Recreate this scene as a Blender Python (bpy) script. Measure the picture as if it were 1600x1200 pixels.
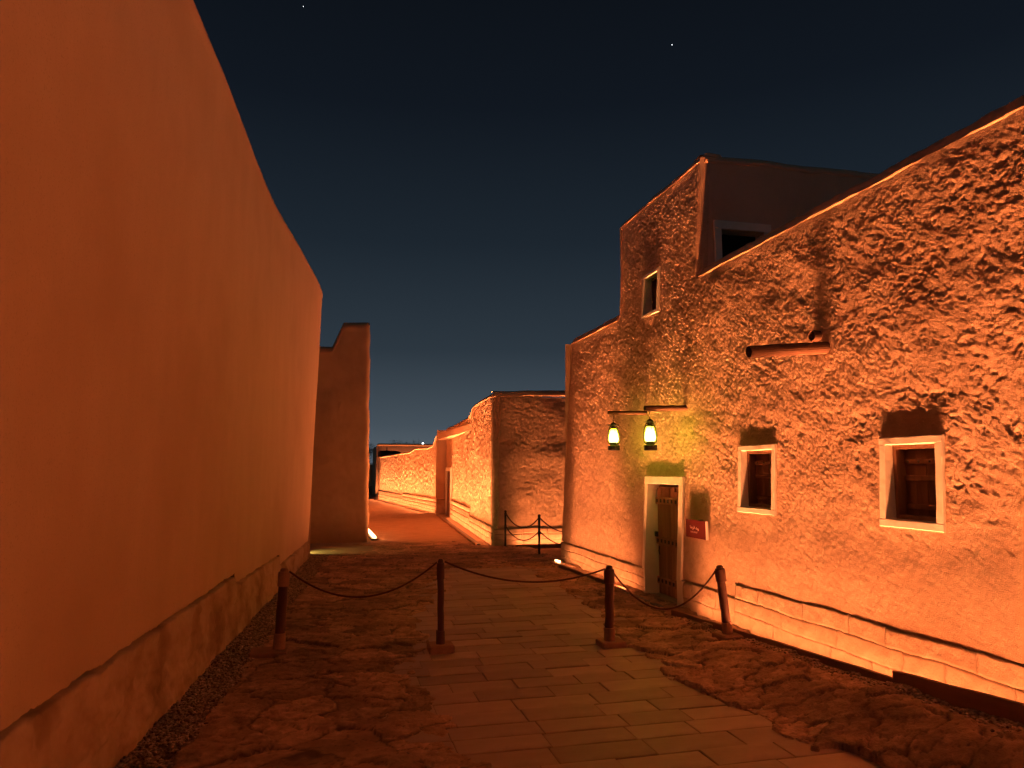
import bpy, math, random
import numpy as np
from mathutils import Vector, Matrix
R = math.radians
scene = bpy.context.scene
for o in list(bpy.data.objects):
    bpy.data.objects.remove(o)
col = scene.collection

# ------------------------------------------------------------------ camera
cam = bpy.data.cameras.new('camera')
cam.sensor_width = 36.0
cam.lens = 36.0 * 1140 / 1600
cam.clip_start = 0.05
cam.clip_end = 4000
camo = bpy.data.objects.new('camera', cam)
camo.location = (0, 0, 1.7)
camo.rotation_euler = (R(90 + 6.654), 0, R(-13.71))
col.objects.link(camo)
scene.camera = camo

# ------------------------------------------------------------------ sky (night, long exposure)
w = bpy.data.worlds.new('World')
scene.world = w
w.use_nodes = True
nt = w.node_tree
nt.nodes.clear()
wout = nt.nodes.new('ShaderNodeOutputWorld')
bg = nt.nodes.new('ShaderNodeBackground')
sky = nt.nodes.new('ShaderNodeTexSky')
sky.sky_type = 'NISHITA'
sky.sun_disc = False
sky.sun_elevation = R(-6.0)
sky.sun_rotation = R(160)
sky.altitude = 600
sky.air_density = 1.0
sky.dust_density = 0.6
sky.ozone_density = 2.0
bg.inputs['Strength'].default_value = 0.14
tc = nt.nodes.new('ShaderNodeTexCoord')
sep = nt.nodes.new('ShaderNodeSeparateXYZ')
nt.links.new(tc.outputs['Generated'], sep.inputs[0])
rmp = nt.nodes.new('ShaderNodeValToRGB')
cr = rmp.color_ramp
cr.elements[0].position = 0.0
cr.elements[0].color = (0.60, 0.74, 0.88, 1)
cr.elements[1].position = 1.0
cr.elements[1].color = (0.012, 0.016, 0.035, 1)
for p, c in ((0.06, (.34, .46, .58, 1)), (0.16, (.15, .222, .30, 1)), (0.30, (.07, .112, .165, 1)), (0.46, (.032, .05, .082, 1)), (0.62, (.020, .029, .046, 1))):
    e = cr.elements.new(p)
    e.color = c
nt.links.new(sep.outputs['Z'], rmp.inputs[0])
add = nt.nodes.new('ShaderNodeMix')
add.data_type = 'RGBA'
add.blend_type = 'ADD'
add.inputs[0].default_value = 1.0
nt.links.new(rmp.outputs[0], add.inputs[6])
nt.links.new(sky.outputs[0], add.inputs[7])
nt.links.new(add.outputs[2], bg.inputs[0])
nt.links.new(bg.outputs[0], wout.inputs[0])

# a faint moon stands in for the sun at night
sun = bpy.data.lights.new('moon', 'SUN')
sun.energy = 0.004
sun.angle = R(0.5)
sun.color = (0.8, 0.88, 1.0)
suno = bpy.data.objects.new('moon', sun)
suno.rotation_euler = (R(50), 0, R(-30))
col.objects.link(suno)

scene.view_settings.view_transform = 'Standard'
scene.view_settings.look = 'None'
scene.view_settings.exposure = 0.3
scene.view_settings.gamma = 1.0
scene.view_settings.use_curve_mapping = False
scene.cycles.use_denoising = True
scene.cycles.max_bounces = 8
scene.cycles.diffuse_bounces = 6
scene.cycles.glossy_bounces = 2
scene.cycles.caustics_reflective = False
scene.cycles.caustics_refractive = False

ORANGE = (1.0, 0.28, 0.095)
YELLOW = (1.0, 0.80, 0.10)

# ------------------------------------------------------------------ noise
rng = np.random.RandomState(7)
_perm = rng.permutation(512)
_perm = np.concatenate([_perm, _perm, _perm])
_ang = rng.rand(512) * 2 * np.pi
_gx, _gy = np.cos(_ang), np.sin(_ang)
_rnd = rng.rand(512)


def _h(ix, iy, seed):
    return _perm[(_perm[(ix + seed * 37) & 511] + (iy & 511)) & 511]


def pn(x, y, seed=0):
    x = np.asarray(x, float)
    y = np.asarray(y, float)
    ix = np.floor(x).astype(int)
    iy = np.floor(y).astype(int)
    fx, fy = x - ix, y - iy
    u = fx * fx * fx * (fx * (fx * 6 - 15) + 10)
    v = fy * fy * fy * (fy * (fy * 6 - 15) + 10)

    def g(dx, dy):
        h = _h(ix + dx, iy + dy, seed)
        return _gx[h] * (fx - dx) + _gy[h] * (fy - dy)
    a = g(0, 0) + u * (g(1, 0) - g(0, 0))
    b = g(0, 1) + u * (g(1, 1) - g(0, 1))
    return (a + v * (b - a)) * 1.5


def fbm(x, y, octv=4, seed=0, gain=0.5, lac=2.03):
    t = 0
    a = 1.0
    for i in range(octv):
        t = t + a * pn(x, y, seed + i)
        x = x * lac + 3.7
        y = y * lac + 1.3
        a *= gain
    return t


def cells(x, y, seed=0):
    ix = np.floor(x).astype(int)
    iy = np.floor(y).astype(int)
    f1 = np.full(np.shape(x), 9.0)
    f2 = f1.copy()
    cid = np.zeros(np.shape(x), int)
    for dx in (-1, 0, 1):
        for dy in (-1, 0, 1):
            h = _h(ix + dx, iy + dy, seed)
            px = ix + dx + 0.1 + 0.8 * _rnd[h]
            py = iy + dy + 0.1 + 0.8 * _rnd[(h * 7 + 13) & 511]
            d = np.hypot(px - x, py - y)
            near = d < f1
            f2 = np.where(near, f1, np.minimum(f2, d))
            cid = np.where(near, h, cid)
            f1 = np.where(near, d, f1)
    return f1, f2, cid


def sst(a, b, x):
    t = np.clip((x - a) / (b - a), 0, 1)
    return t * t * (3 - 2 * t)


# ------------------------------------------------------------------ object helpers
def tag(o, label=None, cat=None, group=None, kind=None):
    if label:
        o['label'] = label
    if cat:
        o['category'] = cat
    if group:
        o['group'] = group
    if kind:
        o['kind'] = kind
    return o


def empty(name, loc, label, cat, group=None):
    o = bpy.data.objects.new(name, None)
    o.location = loc
    o.empty_display_size = 0.2
    col.objects.link(o)
    return tag(o, label, cat, group)


def world_loc(o):
    v = Vector((0, 0, 0))
    while o is not None:
        v += o.location
        o = o.parent
    return v


def mesh_obj(name, verts, faces, material, parent=None, smooth=False, origin=None):
    """verts in world space; the object's origin is put at `origin` (or the parent's)."""
    verts = np.asarray(verts, float).reshape(-1, 3)
    base = np.array(world_loc(parent)) if parent is not None else np.zeros(3)
    org = np.array(origin, float) if origin is not None else base
    me = bpy.data.meshes.new(name)
    if isinstance(faces, np.ndarray):
        n, k = faces.shape
        me.vertices.add(len(verts))
        me.vertices.foreach_set('co', (verts - org).astype(np.float32).ravel())
        me.loops.add(n * k)
        me.loops.foreach_set('vertex_index', faces.astype(np.int32).ravel())
        me.polygons.add(n)
        me.polygons.foreach_set('loop_start', np.arange(0, n * k, k, dtype=np.int32))
        me.polygons.foreach_set('loop_total', np.full(n, k, np.int32))
        me.update(calc_edges=True)
    else:
        me.from_pydata([tuple(v) for v in (verts - org)], [], faces)
    me.materials.append(material)
    if smooth:
        me.polygons.foreach_set('use_smooth', np.ones(len(me.polygons), bool))
    me.update()
    o = bpy.data.objects.new(name, me)
    o.location = tuple(org - base)
    col.objects.link(o)
    if parent is not None:
        o.parent = parent
    return o


class MB:
    def __init__(self):
        self.v = []
        self.f = []

    def add(self, v, f):
        n = len(self.v)
        self.v += [tuple(p) for p in v]
        self.f += [tuple(i + n for i in q) for q in f]
        return self

    def box(self, x0, x1, y0, y1, z0, z1, bev=0.0):
        if bev <= 0:
            self.add([(x0, y0, z0), (x1, y0, z0), (x1, y1, z0), (x0, y1, z0), (x0, y0, z1), (x1, y0, z1), (x1, y1, z1), (x0, y1, z1)],
                     [(3, 2, 1, 0), (4, 5, 6, 7), (0, 1, 5, 4), (1, 2, 6, 5), (2, 3, 7, 6), (3, 0, 4, 7)])
        else:
            b = bev
            rings = [(b, z0), (0, z0 + b), (0, z1 - b), (b, z1)]
            v, f = [], []
            for i, (d, z) in enumerate(rings):
                c = b
                X0, X1, Y0, Y1 = x0 + d, x1 - d, y0 + d, y1 - d
                v += [(X0 + c, Y0, z), (X1 - c, Y0, z), (X1, Y0 + c, z), (X1, Y1 - c, z), (X1 - c, Y1, z), (X0 + c, Y1, z), (X0, Y1 - c, z), (X0, Y0 + c, z)]
            for i in range(3):
                for k in range(8):
                    a, q = i * 8 + k, i * 8 + (k + 1) % 8
                    f.append((a, q, q + 8, a + 8))
            f.append(tuple(range(7, -1, -1)))
            f.append(tuple(range(24, 32)))
            self.add(v, f)
        return self

    def tube(self, pts, radii, n=10, caps=True, rough=0.0, seed=0):
        pts = [Vector(p) for p in pts]
        rr = random.Random(seed)
        if not hasattr(radii, '__len__'):
            radii = [radii] * len(pts)
        v, f = [], []
        t0 = (pts[1] - pts[0]).normalized()
        ref = Vector((0, 0, 1)) if abs(t0.z) < 0.9 else Vector((1, 0, 0))
        nrm = t0.cross(ref).normalized()
        for i, p in enumerate(pts):
            t = (pts[min(i + 1, len(pts) - 1)] - pts[max(i - 1, 0)]).normalized()
            nrm = (nrm - t * nrm.dot(t)).normalized()
            b = t.cross(nrm)
            for k in range(n):
                a = 2 * math.pi * k / n
                r = radii[i] * (1 + rough * (rr.random() - 0.5))
                v.append(p + nrm * (math.cos(a) * r) + b * (math.sin(a) * r))
        for i in range(len(pts) - 1):
            for k in range(n):
                f.append((i * n + k, i * n + (k + 1) % n, (i + 1) * n + (k + 1) % n, (i + 1) * n + k))
        if caps:
            f.append(tuple(range(n - 1, -1, -1)))
            f.append(tuple((len(pts) - 1) * n + k for k in range(n)))
        return self.add(v, f)

    def lathe(self, c, prof, n=20):
        v, f = [], []
        for r, z in prof:
            for k in range(n):
                a = 2 * math.pi * k / n
                v.append((c[0] + r * math.cos(a), c[1] + r * math.sin(a), c[2] + z))
        for i in range(len(prof) - 1):
            for k in range(n):
                f.append((i * n + k, i * n + (k + 1) % n, (i + 1) * n + (k + 1) % n, (i + 1) * n + k))
        f.append(tuple(range(n - 1, -1, -1)))
        f.append(tuple((len(prof) - 1) * n + k for k in range(n)))
        return self.add(v, f)

    def build(self, name, material, parent=None, smooth=False, origin=None):
        return mesh_obj(name, self.v, self.f, material, parent, smooth, origin)


class Each:
    """every box an object of its own"""
    def __init__(self, name, material, parent):
        self.a = (name, material, parent)

    def box(self, *b):
        MB().box(*b).build(*self.a)
        return self


def grid_faces(nu, nv, mask=None):
    i = np.arange(nu - 1)[:, None]
    j = np.arange(nv - 1)[None, :]
    a = i * nv + j
    q = np.stack([a, a + nv, a + nv + 1, a + 1], -1).reshape(-1, 4)
    if mask is not None:
        q = q[mask.reshape(-1)]
    return q


def compact(v, f):
    used = np.zeros(len(v), bool)
    used[f.ravel()] = True
    idx = np.cumsum(used) - 1
    return v[used], idx[f]


def breaks(a, b, step, pts=()):
    ks = sorted({a, b} | {p for p in pts if a < p < b})
    out = []
    for p, q in zip(ks[:-1], ks[1:]):
        n = max(1, int(round((q - p) / step)))
        out.append(np.linspace(p, q, n, endpoint=False))
    return np.concatenate(out + [np.array([b])])


def relief_wall(name, p0, d, out, s_lines, z_lines, disp, material, parent, batter=0.0, keep=None, bend=None, flip=False):
    """A wall face as a real relief: s runs along d, z up, displaced along out."""
    S, Z = np.meshgrid(s_lines, z_lines, indexing='ij')
    D = disp(S, Z) - batter * Z
    if bend is not None:
        D = D + bend(S, Z)
    v = np.stack([p0[0] + d[0] * S + out[0] * D, p0[1] + d[1] * S + out[1] * D, p0[2] + Z], -1).reshape(-1, 3)
    mask = None
    if keep is not None:
        sm = (s_lines[:-1] + s_lines[1:]) / 2
        zm = (z_lines[:-1] + z_lines[1:]) / 2
        mask = keep(*np.meshgrid(sm, zm, indexing='ij'))
    f = grid_faces(len(s_lines), len(z_lines), mask)
    if flip:
        f = f[:, ::-1]
    v, f = compact(v, f)
    return mesh_obj(name, v, f, material, parent, smooth=True)


# ------------------------------------------------------------------ materials
def new_mat(name):
    m = bpy.data.materials.new(name)
    m.use_nodes = True
    t = m.node_tree
    return m, t, t.nodes['Principled BSDF']


def noise_mat(name, c1, c2, scale=6.0, rough=0.9, detail=6, stretch=(1, 1, 1), bump=0.0, bump_scale=60.0, bump_dist=0.01, c3=None, scale3=1.2,
              obj_var=0.0, spec=0.3, flecks=None):
    m, t, b = new_mat(name)
    N, L = t.nodes, t.links
    tc = N.new('ShaderNodeTexCoord')
    mp = N.new('ShaderNodeMapping')
    mp.inputs['Scale'].default_value = stretch
    L.new(tc.outputs['Object'], mp.inputs[0])
    n1 = N.new('ShaderNodeTexNoise')
    n1.inputs['Scale'].default_value = scale
    n1.inputs['Detail'].default_value = detail
    n1.inputs['Roughness'].default_value = 0.6
    L.new(mp.outputs[0], n1.inputs['Vector'])
    r1 = N.new('ShaderNodeValToRGB')
    r1.color_ramp.elements[0].position = 0.33
    r1.color_ramp.elements[1].position = 0.67
    r1.color_ramp.elements[0].color = (*c1, 1)
    r1.color_ramp.elements[1].color = (*c2, 1)
    L.new(n1.outputs['Fac'], r1.inputs[0])
    out = r1.outputs[0]
    if c3 is not None:
        n3 = N.new('ShaderNodeTexNoise')
        n3.inputs['Scale'].default_value = scale3
        n3.inputs['Detail'].default_value = 5
        L.new(tc.outputs['Object'], n3.inputs['Vector'])
        r3 = N.new('ShaderNodeValToRGB')
        r3.color_ramp.elements[0].position = 0.48
        r3.color_ramp.elements[1].position = 0.68
        L.new(n3.outputs['Fac'], r3.inputs[0])
        mx = N.new('ShaderNodeMix')
        mx.data_type = 'RGBA'
        L.new(r3.outputs[0], mx.inputs[0])
        L.new(out, mx.inputs[6])
        mx.inputs[7].default_value = (*c3, 1)
        out = mx.outputs[2]
    if flecks is not None:
        nf = N.new('ShaderNodeTexNoise')
        nf.inputs['Scale'].default_value = 95
        nf.inputs['Detail'].default_value = 3
        L.new(tc.outputs['Object'], nf.inputs['Vector'])
        rf = N.new('ShaderNodeValToRGB')
        rf.color_ramp.elements[0].position = 0.60
        rf.color_ramp.elements[1].position = 0.68
        L.new(nf.outputs['Fac'], rf.inputs[0])
        mf = N.new('ShaderNodeMix')
        mf.data_type = 'RGBA'
        L.new(rf.outputs[0], mf.inputs[0])
        L.new(out, mf.inputs[6])
        mf.inputs[7].default_value = (*flecks, 1)
        out = mf.outputs[2]
    if obj_var > 0:
        oi = N.new('ShaderNodeObjectInfo')
        mr = N.new('ShaderNodeMapRange')
        mr.inputs['To Min'].default_value = 1 - obj_var
        mr.inputs['To Max'].default_value = 1 + obj_var
        L.new(oi.outputs['Random'], mr.inputs[0])
        hs = N.new('ShaderNodeHueSaturation')
        L.new(mr.outputs[0], hs.inputs['Value'])
        L.new(out, hs.inputs['Color'])
        out = hs.outputs[0]
    L.new(out, b.inputs['Base Color'])
    b.inputs['Roughness'].default_value = rough
    b.inputs['Specular IOR Level'].default_value = spec
    if bump > 0:
        nb = N.new('ShaderNodeTexNoise')
        nb.inputs['Scale'].default_value = bump_scale
        nb.inputs['Detail'].default_value = 8
        nb.inputs['Roughness'].default_value = 0.65
        L.new(mp.outputs[0], nb.inputs['Vector'])
        bp = N.new('ShaderNodeBump')
        bp.inputs['Strength'].default_value = bump
        bp.inputs['Distance'].default_value = bump_dist
        L.new(nb.outputs['Fac'], bp.inputs['Height'])
        L.new(bp.outputs[0], b.inputs['Normal'])
    return m


def emit_mat(name, color, strength):
    m, t, b = new_mat(name)
    b.inputs['Base Color'].default_value = (0.8, 0.8, 0.8, 1)
    b.inputs['Emission Color'].default_value = (*color, 1)
    b.inputs['Emission Strength'].default_value = strength
    return m


M_plaster = noise_mat('straw_mud_plaster', (.50, .345, .215), (.64, .455, .295), 9, .95, bump=.8, bump_scale=130, bump_dist=.010, c3=(.47, .32, .20), scale3=.9, spec=.1, flecks=(.64, .48, .30))
M_smooth = noise_mat('smooth_mud_plaster', (.655, .45, .285), (.70, .495, .32), 2.6, .95, stretch=(1, 1, .3), bump=.6, bump_scale=45, bump_dist=.007, c3=(.60, .405, .25), scale3=.7, spec=.1, flecks=(.57, .385, .24))
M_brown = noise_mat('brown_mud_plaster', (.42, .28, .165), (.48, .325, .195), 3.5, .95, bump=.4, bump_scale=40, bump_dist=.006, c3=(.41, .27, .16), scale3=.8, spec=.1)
M_plinth = noise_mat('plinth_mud', (.50, .34, .21), (.61, .44, .29), 5, .95, bump=.5, bump_scale=30, bump_dist=.012, c3=(.33, .205, .12), scale3=2.0, spec=.1)
M_stone = noise_mat('plinth_stone', (.47, .33, .21), (.64, .47, .31), 6, .95, bump=.7, bump_scale=26, bump_dist=.016, obj_var=.08, spec=.1)
M_mortar = noise_mat('mortar', (.40, .27, .17), (.50, .35, .22), 8, .95, bump=.5, bump_scale=40)
M_frame = noise_mat('whitewashed_plaster', (.76, .71, .55), (.83, .79, .64), 7, .85, bump=.35, bump_scale=28, bump_dist=.006)
M_wood = noise_mat('old_timber', (.10, .045, .022), (.20, .10, .05), 9, .75, stretch=(1, 1, .09), bump=.5, bump_scale=14, bump_dist=.006, obj_var=.18)
M_log = noise_mat('log_wood', (.085, .04, .02), (.16, .082, .042), 12, .8, stretch=(.10, 1, 1), bump=.6, bump_scale=16, bump_dist=.008)
M_logend = noise_mat('log_end_grain', (.03, .018, .010), (.07, .04, .022), 18, .9)
M_post = noise_mat('dark_stained_post', (.075, .030, .018), (.14, .055, .032), 11, .6, stretch=(1, 1, .15), bump=.4, bump_scale=18, bump_dist=.004)
M_collar = noise_mat('pale_post_collar', (.28, .15, .085), (.38, .21, .12), 9, .7, bump=.3, bump_scale=20, bump_dist=.004)
M_rope = noise_mat('dark_rope', (.10, .035, .022), (.16, .06, .035), 60, .9)
M_iron = noise_mat('blackened_iron', (.02, .018, .014), (.045, .038, .028), 20, .5)
M_board = noise_mat('rusty_kerb_board', (.20, .11, .065), (.30, .165, .095), 5, .8, stretch=(1, .15, 1), bump=.3, bump_scale=14)
M_rock = noise_mat('brown_bedrock', (.30, .18, .108), (.56, .36, .22), 12, .85, detail=12, bump=1.0, bump_scale=26, bump_dist=.022, c3=(.25, .15, .09), scale3=1.6, spec=.35)
M_core = noise_mat('dark_core', (.07, .042, .025), (.12, .075, .045), 12, .95)
M_doorwood = noise_mat('weathered_door_wood', (.24, .125, .062), (.42, .24, .13), 9, .75, stretch=(1, 1, .07), bump=.5, bump_scale=14, bump_dist=.006, obj_var=.2)
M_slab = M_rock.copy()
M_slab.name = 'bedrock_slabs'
_t = M_slab.node_tree
_b = _t.nodes['Principled BSDF']
_src = _b.inputs['Base Color'].links[0].from_socket
_a = _t.nodes.new('ShaderNodeAttribute')
_a.attribute_name = 'slab_tone'
_m = _t.nodes.new('ShaderNodeMapRange')
_m.inputs['To Min'].default_value = .6
_m.inputs['To Max'].default_value = 1.6
_t.links.new(_a.outputs['Fac'], _m.inputs[0])
_h2 = _t.nodes.new('ShaderNodeHueSaturation')
_t.links.new(_src, _h2.inputs['Color'])
_t.links.new(_m.outputs[0], _h2.inputs['Value'])
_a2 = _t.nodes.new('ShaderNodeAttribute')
_a2.attribute_name = 'dark_joint'
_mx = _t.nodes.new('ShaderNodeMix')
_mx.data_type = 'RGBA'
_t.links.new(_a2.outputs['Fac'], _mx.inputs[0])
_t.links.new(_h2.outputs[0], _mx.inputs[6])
_mx.inputs[7].default_value = (.12, .072, .044, 1)  # joint lines between slabs get a darker base colour
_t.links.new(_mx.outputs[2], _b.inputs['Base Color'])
M_earth = noise_mat('alley_earth', (.44, .29, .185), (.55, .37, .24), 2.5, .95, stretch=(1, 1.6, 1), bump=.5, bump_scale=9, bump_dist=.02)
M_slabgrey = noise_mat('pale_concrete', (.30, .24, .17), (.38, .31, .22), 1.8, .9, bump=.3, bump_scale=12)
M_pave = noise_mat('sandstone_paver', (.40, .285, .185), (.51, .37, .245), 3.2, .55, stretch=(.5, 1, 1), bump=.5, bump_scale=30, bump_dist=.005, obj_var=.2, spec=.4, c3=(.32, .22, .14), scale3=2.4)
M_bed = noise_mat('paver_bed', (.12, .08, .05), (.18, .12, .078), 10, .95)
M_pebble = noise_mat('pebbles', (.16, .105, .065), (.60, .44, .30), 34, .8, detail=1)
M_red = noise_mat('red_sign_paint', (.085, .006, .006), (.10, .008, .007), 3, .5)
M_white = noise_mat('white_letter', (.78, .72, .62), (.82, .76, .66), 4, .6)
M_dark = noise_mat('dark_interior', (.012, .008, .006), (.02, .013, .01), 3, .9)
M_leaf = noise_mat('night_leaves', (.03, .05, .02), (.06, .09, .035), 3, .7)
M_bark = noise_mat('bark', (.10, .07, .045), (.16, .11, .07), 6, .9)
M_cloth = noise_mat('black_canvas', (.012, .010, .009), (.02, .017, .015), 5, .9)
M_steel = noise_mat('lamp_housing', (.10, .09, .08), (.15, .13, .11), 8, .5)
M_lens = emit_mat('led_lens', (1.0, .62, .26), 5.0)

# ------------------------------------------------------------------ ground
LB = lambda y: -1.571 + 0.0768 * y          # base line of the left building
EDGE_L = ([-2, 3.2, 4.33, 4.89, 5.68, 6.23, 6.85, 7.55, 8.87, 10.1, 11.9, 12.7], [.9, .95, .84, .68, .77, .66, .68, .92, 1.0, 1.46, 1.64, 1.95])
EDGE_R = ([-2, 3.2, 3.85, 4.59, 5.03, 5.53, 6.29, 7.1, 8.37, 10.2, 12.4, 12.7], [3.05, 3.02, 3.0, 2.9, 2.81, 2.76, 2.94, 2.79, 3.05, 3.25, 3.35, 3.2])
PATH_END = 12.65


def rise(x, y):
    return 0.052 * np.clip(8.1 - y, 0, 6) * sst(2.95, 3.75, x) * np.where(x > 3.905, .35, 1.0)


def path_mask(x, y):
    j1 = .10 * fbm(y * 1.9, y * 0 + 2.2, 3, 11) + .025 * pn(y * 9, x * 3, 15)
    c = cells(x * 3.2, y * 3.2, 23)[2]
    j1 = j1 + .20 * (_rnd[c] - .5)
    j2 = .10 * fbm(y * 1.9, y * 0 + 7.7, 3, 17) + .025 * pn(y * 9, x * 3, 25) + .20 * (_rnd[(c * 3 + 1) & 511] - .5)
    xl = np.interp(y, *EDGE_L) + j1
    xr = np.interp(y, *EDGE_R) + j2
    ye = PATH_END + .25 * fbm(x * 1.7, x * 0 + 4, 3, 19)
    return (x > xl) & (x < xr) & (y < ye)


def ground_h(x, y):
    wx = x + .10 * fbm(x * 3, y * 3, 3, 31)
    wy = y + .10 * fbm(x * 3 + 9, y * 3, 3, 33)
    f1, f2, c1 = cells(wx * 1.9, wy * 2.6, 3)
    g1, g2, c2 = cells(wx * 5.2 + 4, wy * 6.5, 5)
    h = .040 * (_rnd[c1] - .5) + .020 * (_rnd[c2] - .5)
    h -= .022 * (1 - sst(0, .055, f2 - f1)) + .010 * (1 - sst(0, .06, g2 - g1))
    # slabs tilt a little
    h += .012 * (pn(wx * 1.4, wy * 1.8, 41)) + .0045 * fbm(wx * 6, wy * 10, 5, 43, .75) + .004 * pn(x * 31, y * 41, 47)
    h = h + .016
    far = sst(12.5, 16.0, y)
    h = h * (1 - .55 * far)
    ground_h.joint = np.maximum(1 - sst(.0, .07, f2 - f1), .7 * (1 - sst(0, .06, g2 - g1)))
    ground_h.tone = .6 * _rnd[(c1 * 5 + 3) & 511] + .4 * _rnd[(c2 * 3 + 1) & 511]
    return h + rise(x, y)


xs = breaks(-2.2, 4.25, .0155)
ys = np.concatenate([np.arange(2.4, 8, .0165), np.arange(8, 12, .026), np.arange(12, 17.4, .045), [17.42]])
X, Y = np.meshgrid(xs, ys, indexing='ij')
Hh = ground_h(X, Y)
tone = ground_h.tone
joint = ground_h.joint
pm = path_mask(X, Y)
Hh = np.where(pm, -.05, np.maximum(Hh, .004))
gl = X < LB(Y) + .36 + .05 * pn(Y * 3, Y * 0, 3)          # gravel bed beside the left wall
Hh = np.where(gl, -.01, Hh)
# fade to the flat sheet at the border of the fine patch
v = np.stack([X, Y, Hh], -1).reshape(-1, 3)
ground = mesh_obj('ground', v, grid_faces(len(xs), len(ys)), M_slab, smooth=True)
at_ = ground.data.attributes.new('slab_tone', 'FLOAT', 'POINT')
at_.data.foreach_set('value', tone.ravel().astype(np.float32))
at_ = ground.data.attributes.new('dark_joint', 'FLOAT', 'POINT')
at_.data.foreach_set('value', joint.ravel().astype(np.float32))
tag(ground, 'uneven brown bedrock ground between the mud walls', kind='structure')
mb = MB()
mb.add([(-900, -900, -.085), (900, -900, -.085), (900, 900, -.085), (-900, 900, -.085)], [(0, 1, 2, 3)])
o = mb.build('terrain', M_rock)
tag(o, 'dark flat ground reaching to the horizon', kind='structure')
# ground near and behind the camera
mb = MB()
mb.add([(-4, -10, -.075), (8, -10, -.075), (8, 2.45, -.075), (-4, 2.45, -.075)], [(0, 1, 2, 3)])
tag(mb.build('foreground_ground', M_rock), 'brown rock ground at the photographer\'s feet', kind='structure')

# alley floor and side paving
xs2 = breaks(.6, 5.2, .12)
ys2 = breaks(17.0, 60, .14)
X, Y = np.meshgrid(xs2, ys2, indexing='ij')
Hh = .012 + .012 * fbm(X * 1.5, Y * .9, 3, 51) + .008 * fbm(X * 2, Y * 5, 3, 53) - .10 * (Y < 17.02 + .0 * X)
X = X - .035 * np.clip(Y - 28, 0, 40) * 0
o = mesh_obj('alley_floor', np.stack([X, Y, Hh], -1).reshape(-1, 3), grid_faces(len(xs2), len(ys2)), M_earth, smooth=True)
tag(o, 'smooth earthen alley floor glowing orange between the far walls', kind='structure')
mb = MB()
mb.box(-6, .9, 15.28, 17.7, -.08, .014, .005)
tag(mb.build('side_pavement', M_slabgrey), 'pale concrete apron behind the left building lit yellow', kind='structure')

# paving path: each stone its own piece
mb = MB()
mb.add([(.2, -2, -.014), (3.7, -2, -.014), (3.7, 13.2, -.014), (.2, 13.2, -.014)], [(0, 1, 2, 3)])
path = mb.build('path', M_bed, origin=(1.8, 5, -.062))
tag(path, 'sandstone paved path running up the middle of the lane', kind='structure')
rs = random.Random(4)
y = 2.55
nst = 0
while y < PATH_END + .1:
    dep = rs.choice((.235, .245, .25, .255))
    xl = np.interp(y + dep / 2, *EDGE_L) - .22
    xr = np.interp(y + dep / 2, *EDGE_R) + .22
    x = xl - rs.random() * .35
    while x < xr:
        ln = rs.choice((.42, .46, .52, .55, .6, .66)) + rs.uniform(-.02, .02)
        g = .0017
        zt = rs.uniform(-.004, .005)
        a, b_ = rs.uniform(-.002, .002), rs.uniform(-.002, .002)
        m2 = MB().box(x + g, x + ln - g, y + g, y + dep - g, -.06, zt, .004)
        m2.v = [(p[0], p[1], p[2] + (a * (1 if p[0] > x + ln / 2 else -1) + b_ * (1 if p[1] > y + dep / 2 else -1) if p[2] > -.03 else 0)) for p in m2.v]
        m2.build('paving_stone', M_pave, path, origin=(x + ln / 2, y + dep / 2, -.06))
        nst += 1
        x += ln
    y += dep
print('paving stones', nst)


# ------------------------------------------------------------------ gravel
def gravel(name, spots, label, mat_):
    rr = np.random.RandomState(5)
    t = (1 + 5 ** .5) / 2
    iv = np.array([(-1, t, 0), (1, t, 0), (-1, -t, 0), (1, -t, 0), (0, -1, t), (0, 1, t), (0, -1, -t), (0, 1, -t), (t, 0, -1), (t, 0, 1), (-t, 0, -1), (-t, 0, 1)]) / math.hypot(1, t)
    fc = np.array([(0, 11, 5), (0, 5, 1), (0, 1, 7), (0, 7, 10), (0, 10, 11), (1, 5, 9), (5, 11, 4), (11, 10, 2), (10, 7, 6), (7, 1, 8), (3, 9, 4), (3, 4, 2), (3, 2, 6), (3, 6, 8), (3, 8, 9), (4, 9, 5), (2, 4, 11), (6, 2, 10), (8, 6, 7), (9, 8, 1)])
    n = len(spots)
    sc = np.stack([rr.uniform(.008, .019, n), rr.uniform(.008, .019, n), rr.uniform(.006, .012, n)], -1)
    V = iv[None] * sc[:, None] * (1 + .25 * (rr.rand(n, 12, 1) - .5))
    a = rr.rand(n) * 6.28
    c, s = np.cos(a)[:, None], np.sin(a)[:, None]
    V = np.stack([V[..., 0] * c - V[..., 1] * s, V[..., 0] * s + V[..., 1] * c, V[..., 2]], -1) + np.asarray(spots)[:, None]
    F = (fc[None] + (np.arange(n) * 12)[:, None, None]).reshape(-1, 3)
    o = mesh_obj(name, V.reshape(-1, 3), F, mat_)
    tag(o, label, kind='stuff')


rr = np.random.RandomState(8)
gy = rr.uniform(2.6, 15.2, 15000)
gx = LB(gy) + rr.uniform(-.03, .40, 15000) - .03 * rr.rand(15000)
gz = .002 + .014 * rr.rand(15000)
gravel('gravel', np.stack([gx, gy, gz], -1), 'strip of loose pebbles along the foot of the left wall', M_pebble)
gy = rr.uniform(2.6, 8.0, 3200)
gx = 3.885 - np.abs(rr.normal(0, .055, 3200)) - .03 * np.clip(5.5 - gy, 0, 2) * rr.rand(3200)
gz = ground_h(gx, gy) + .004
gravel('gravel', np.stack([gx, gy, gz], -1), 'thin line of pebbles along the dark kerb boards', M_pebble)


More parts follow.
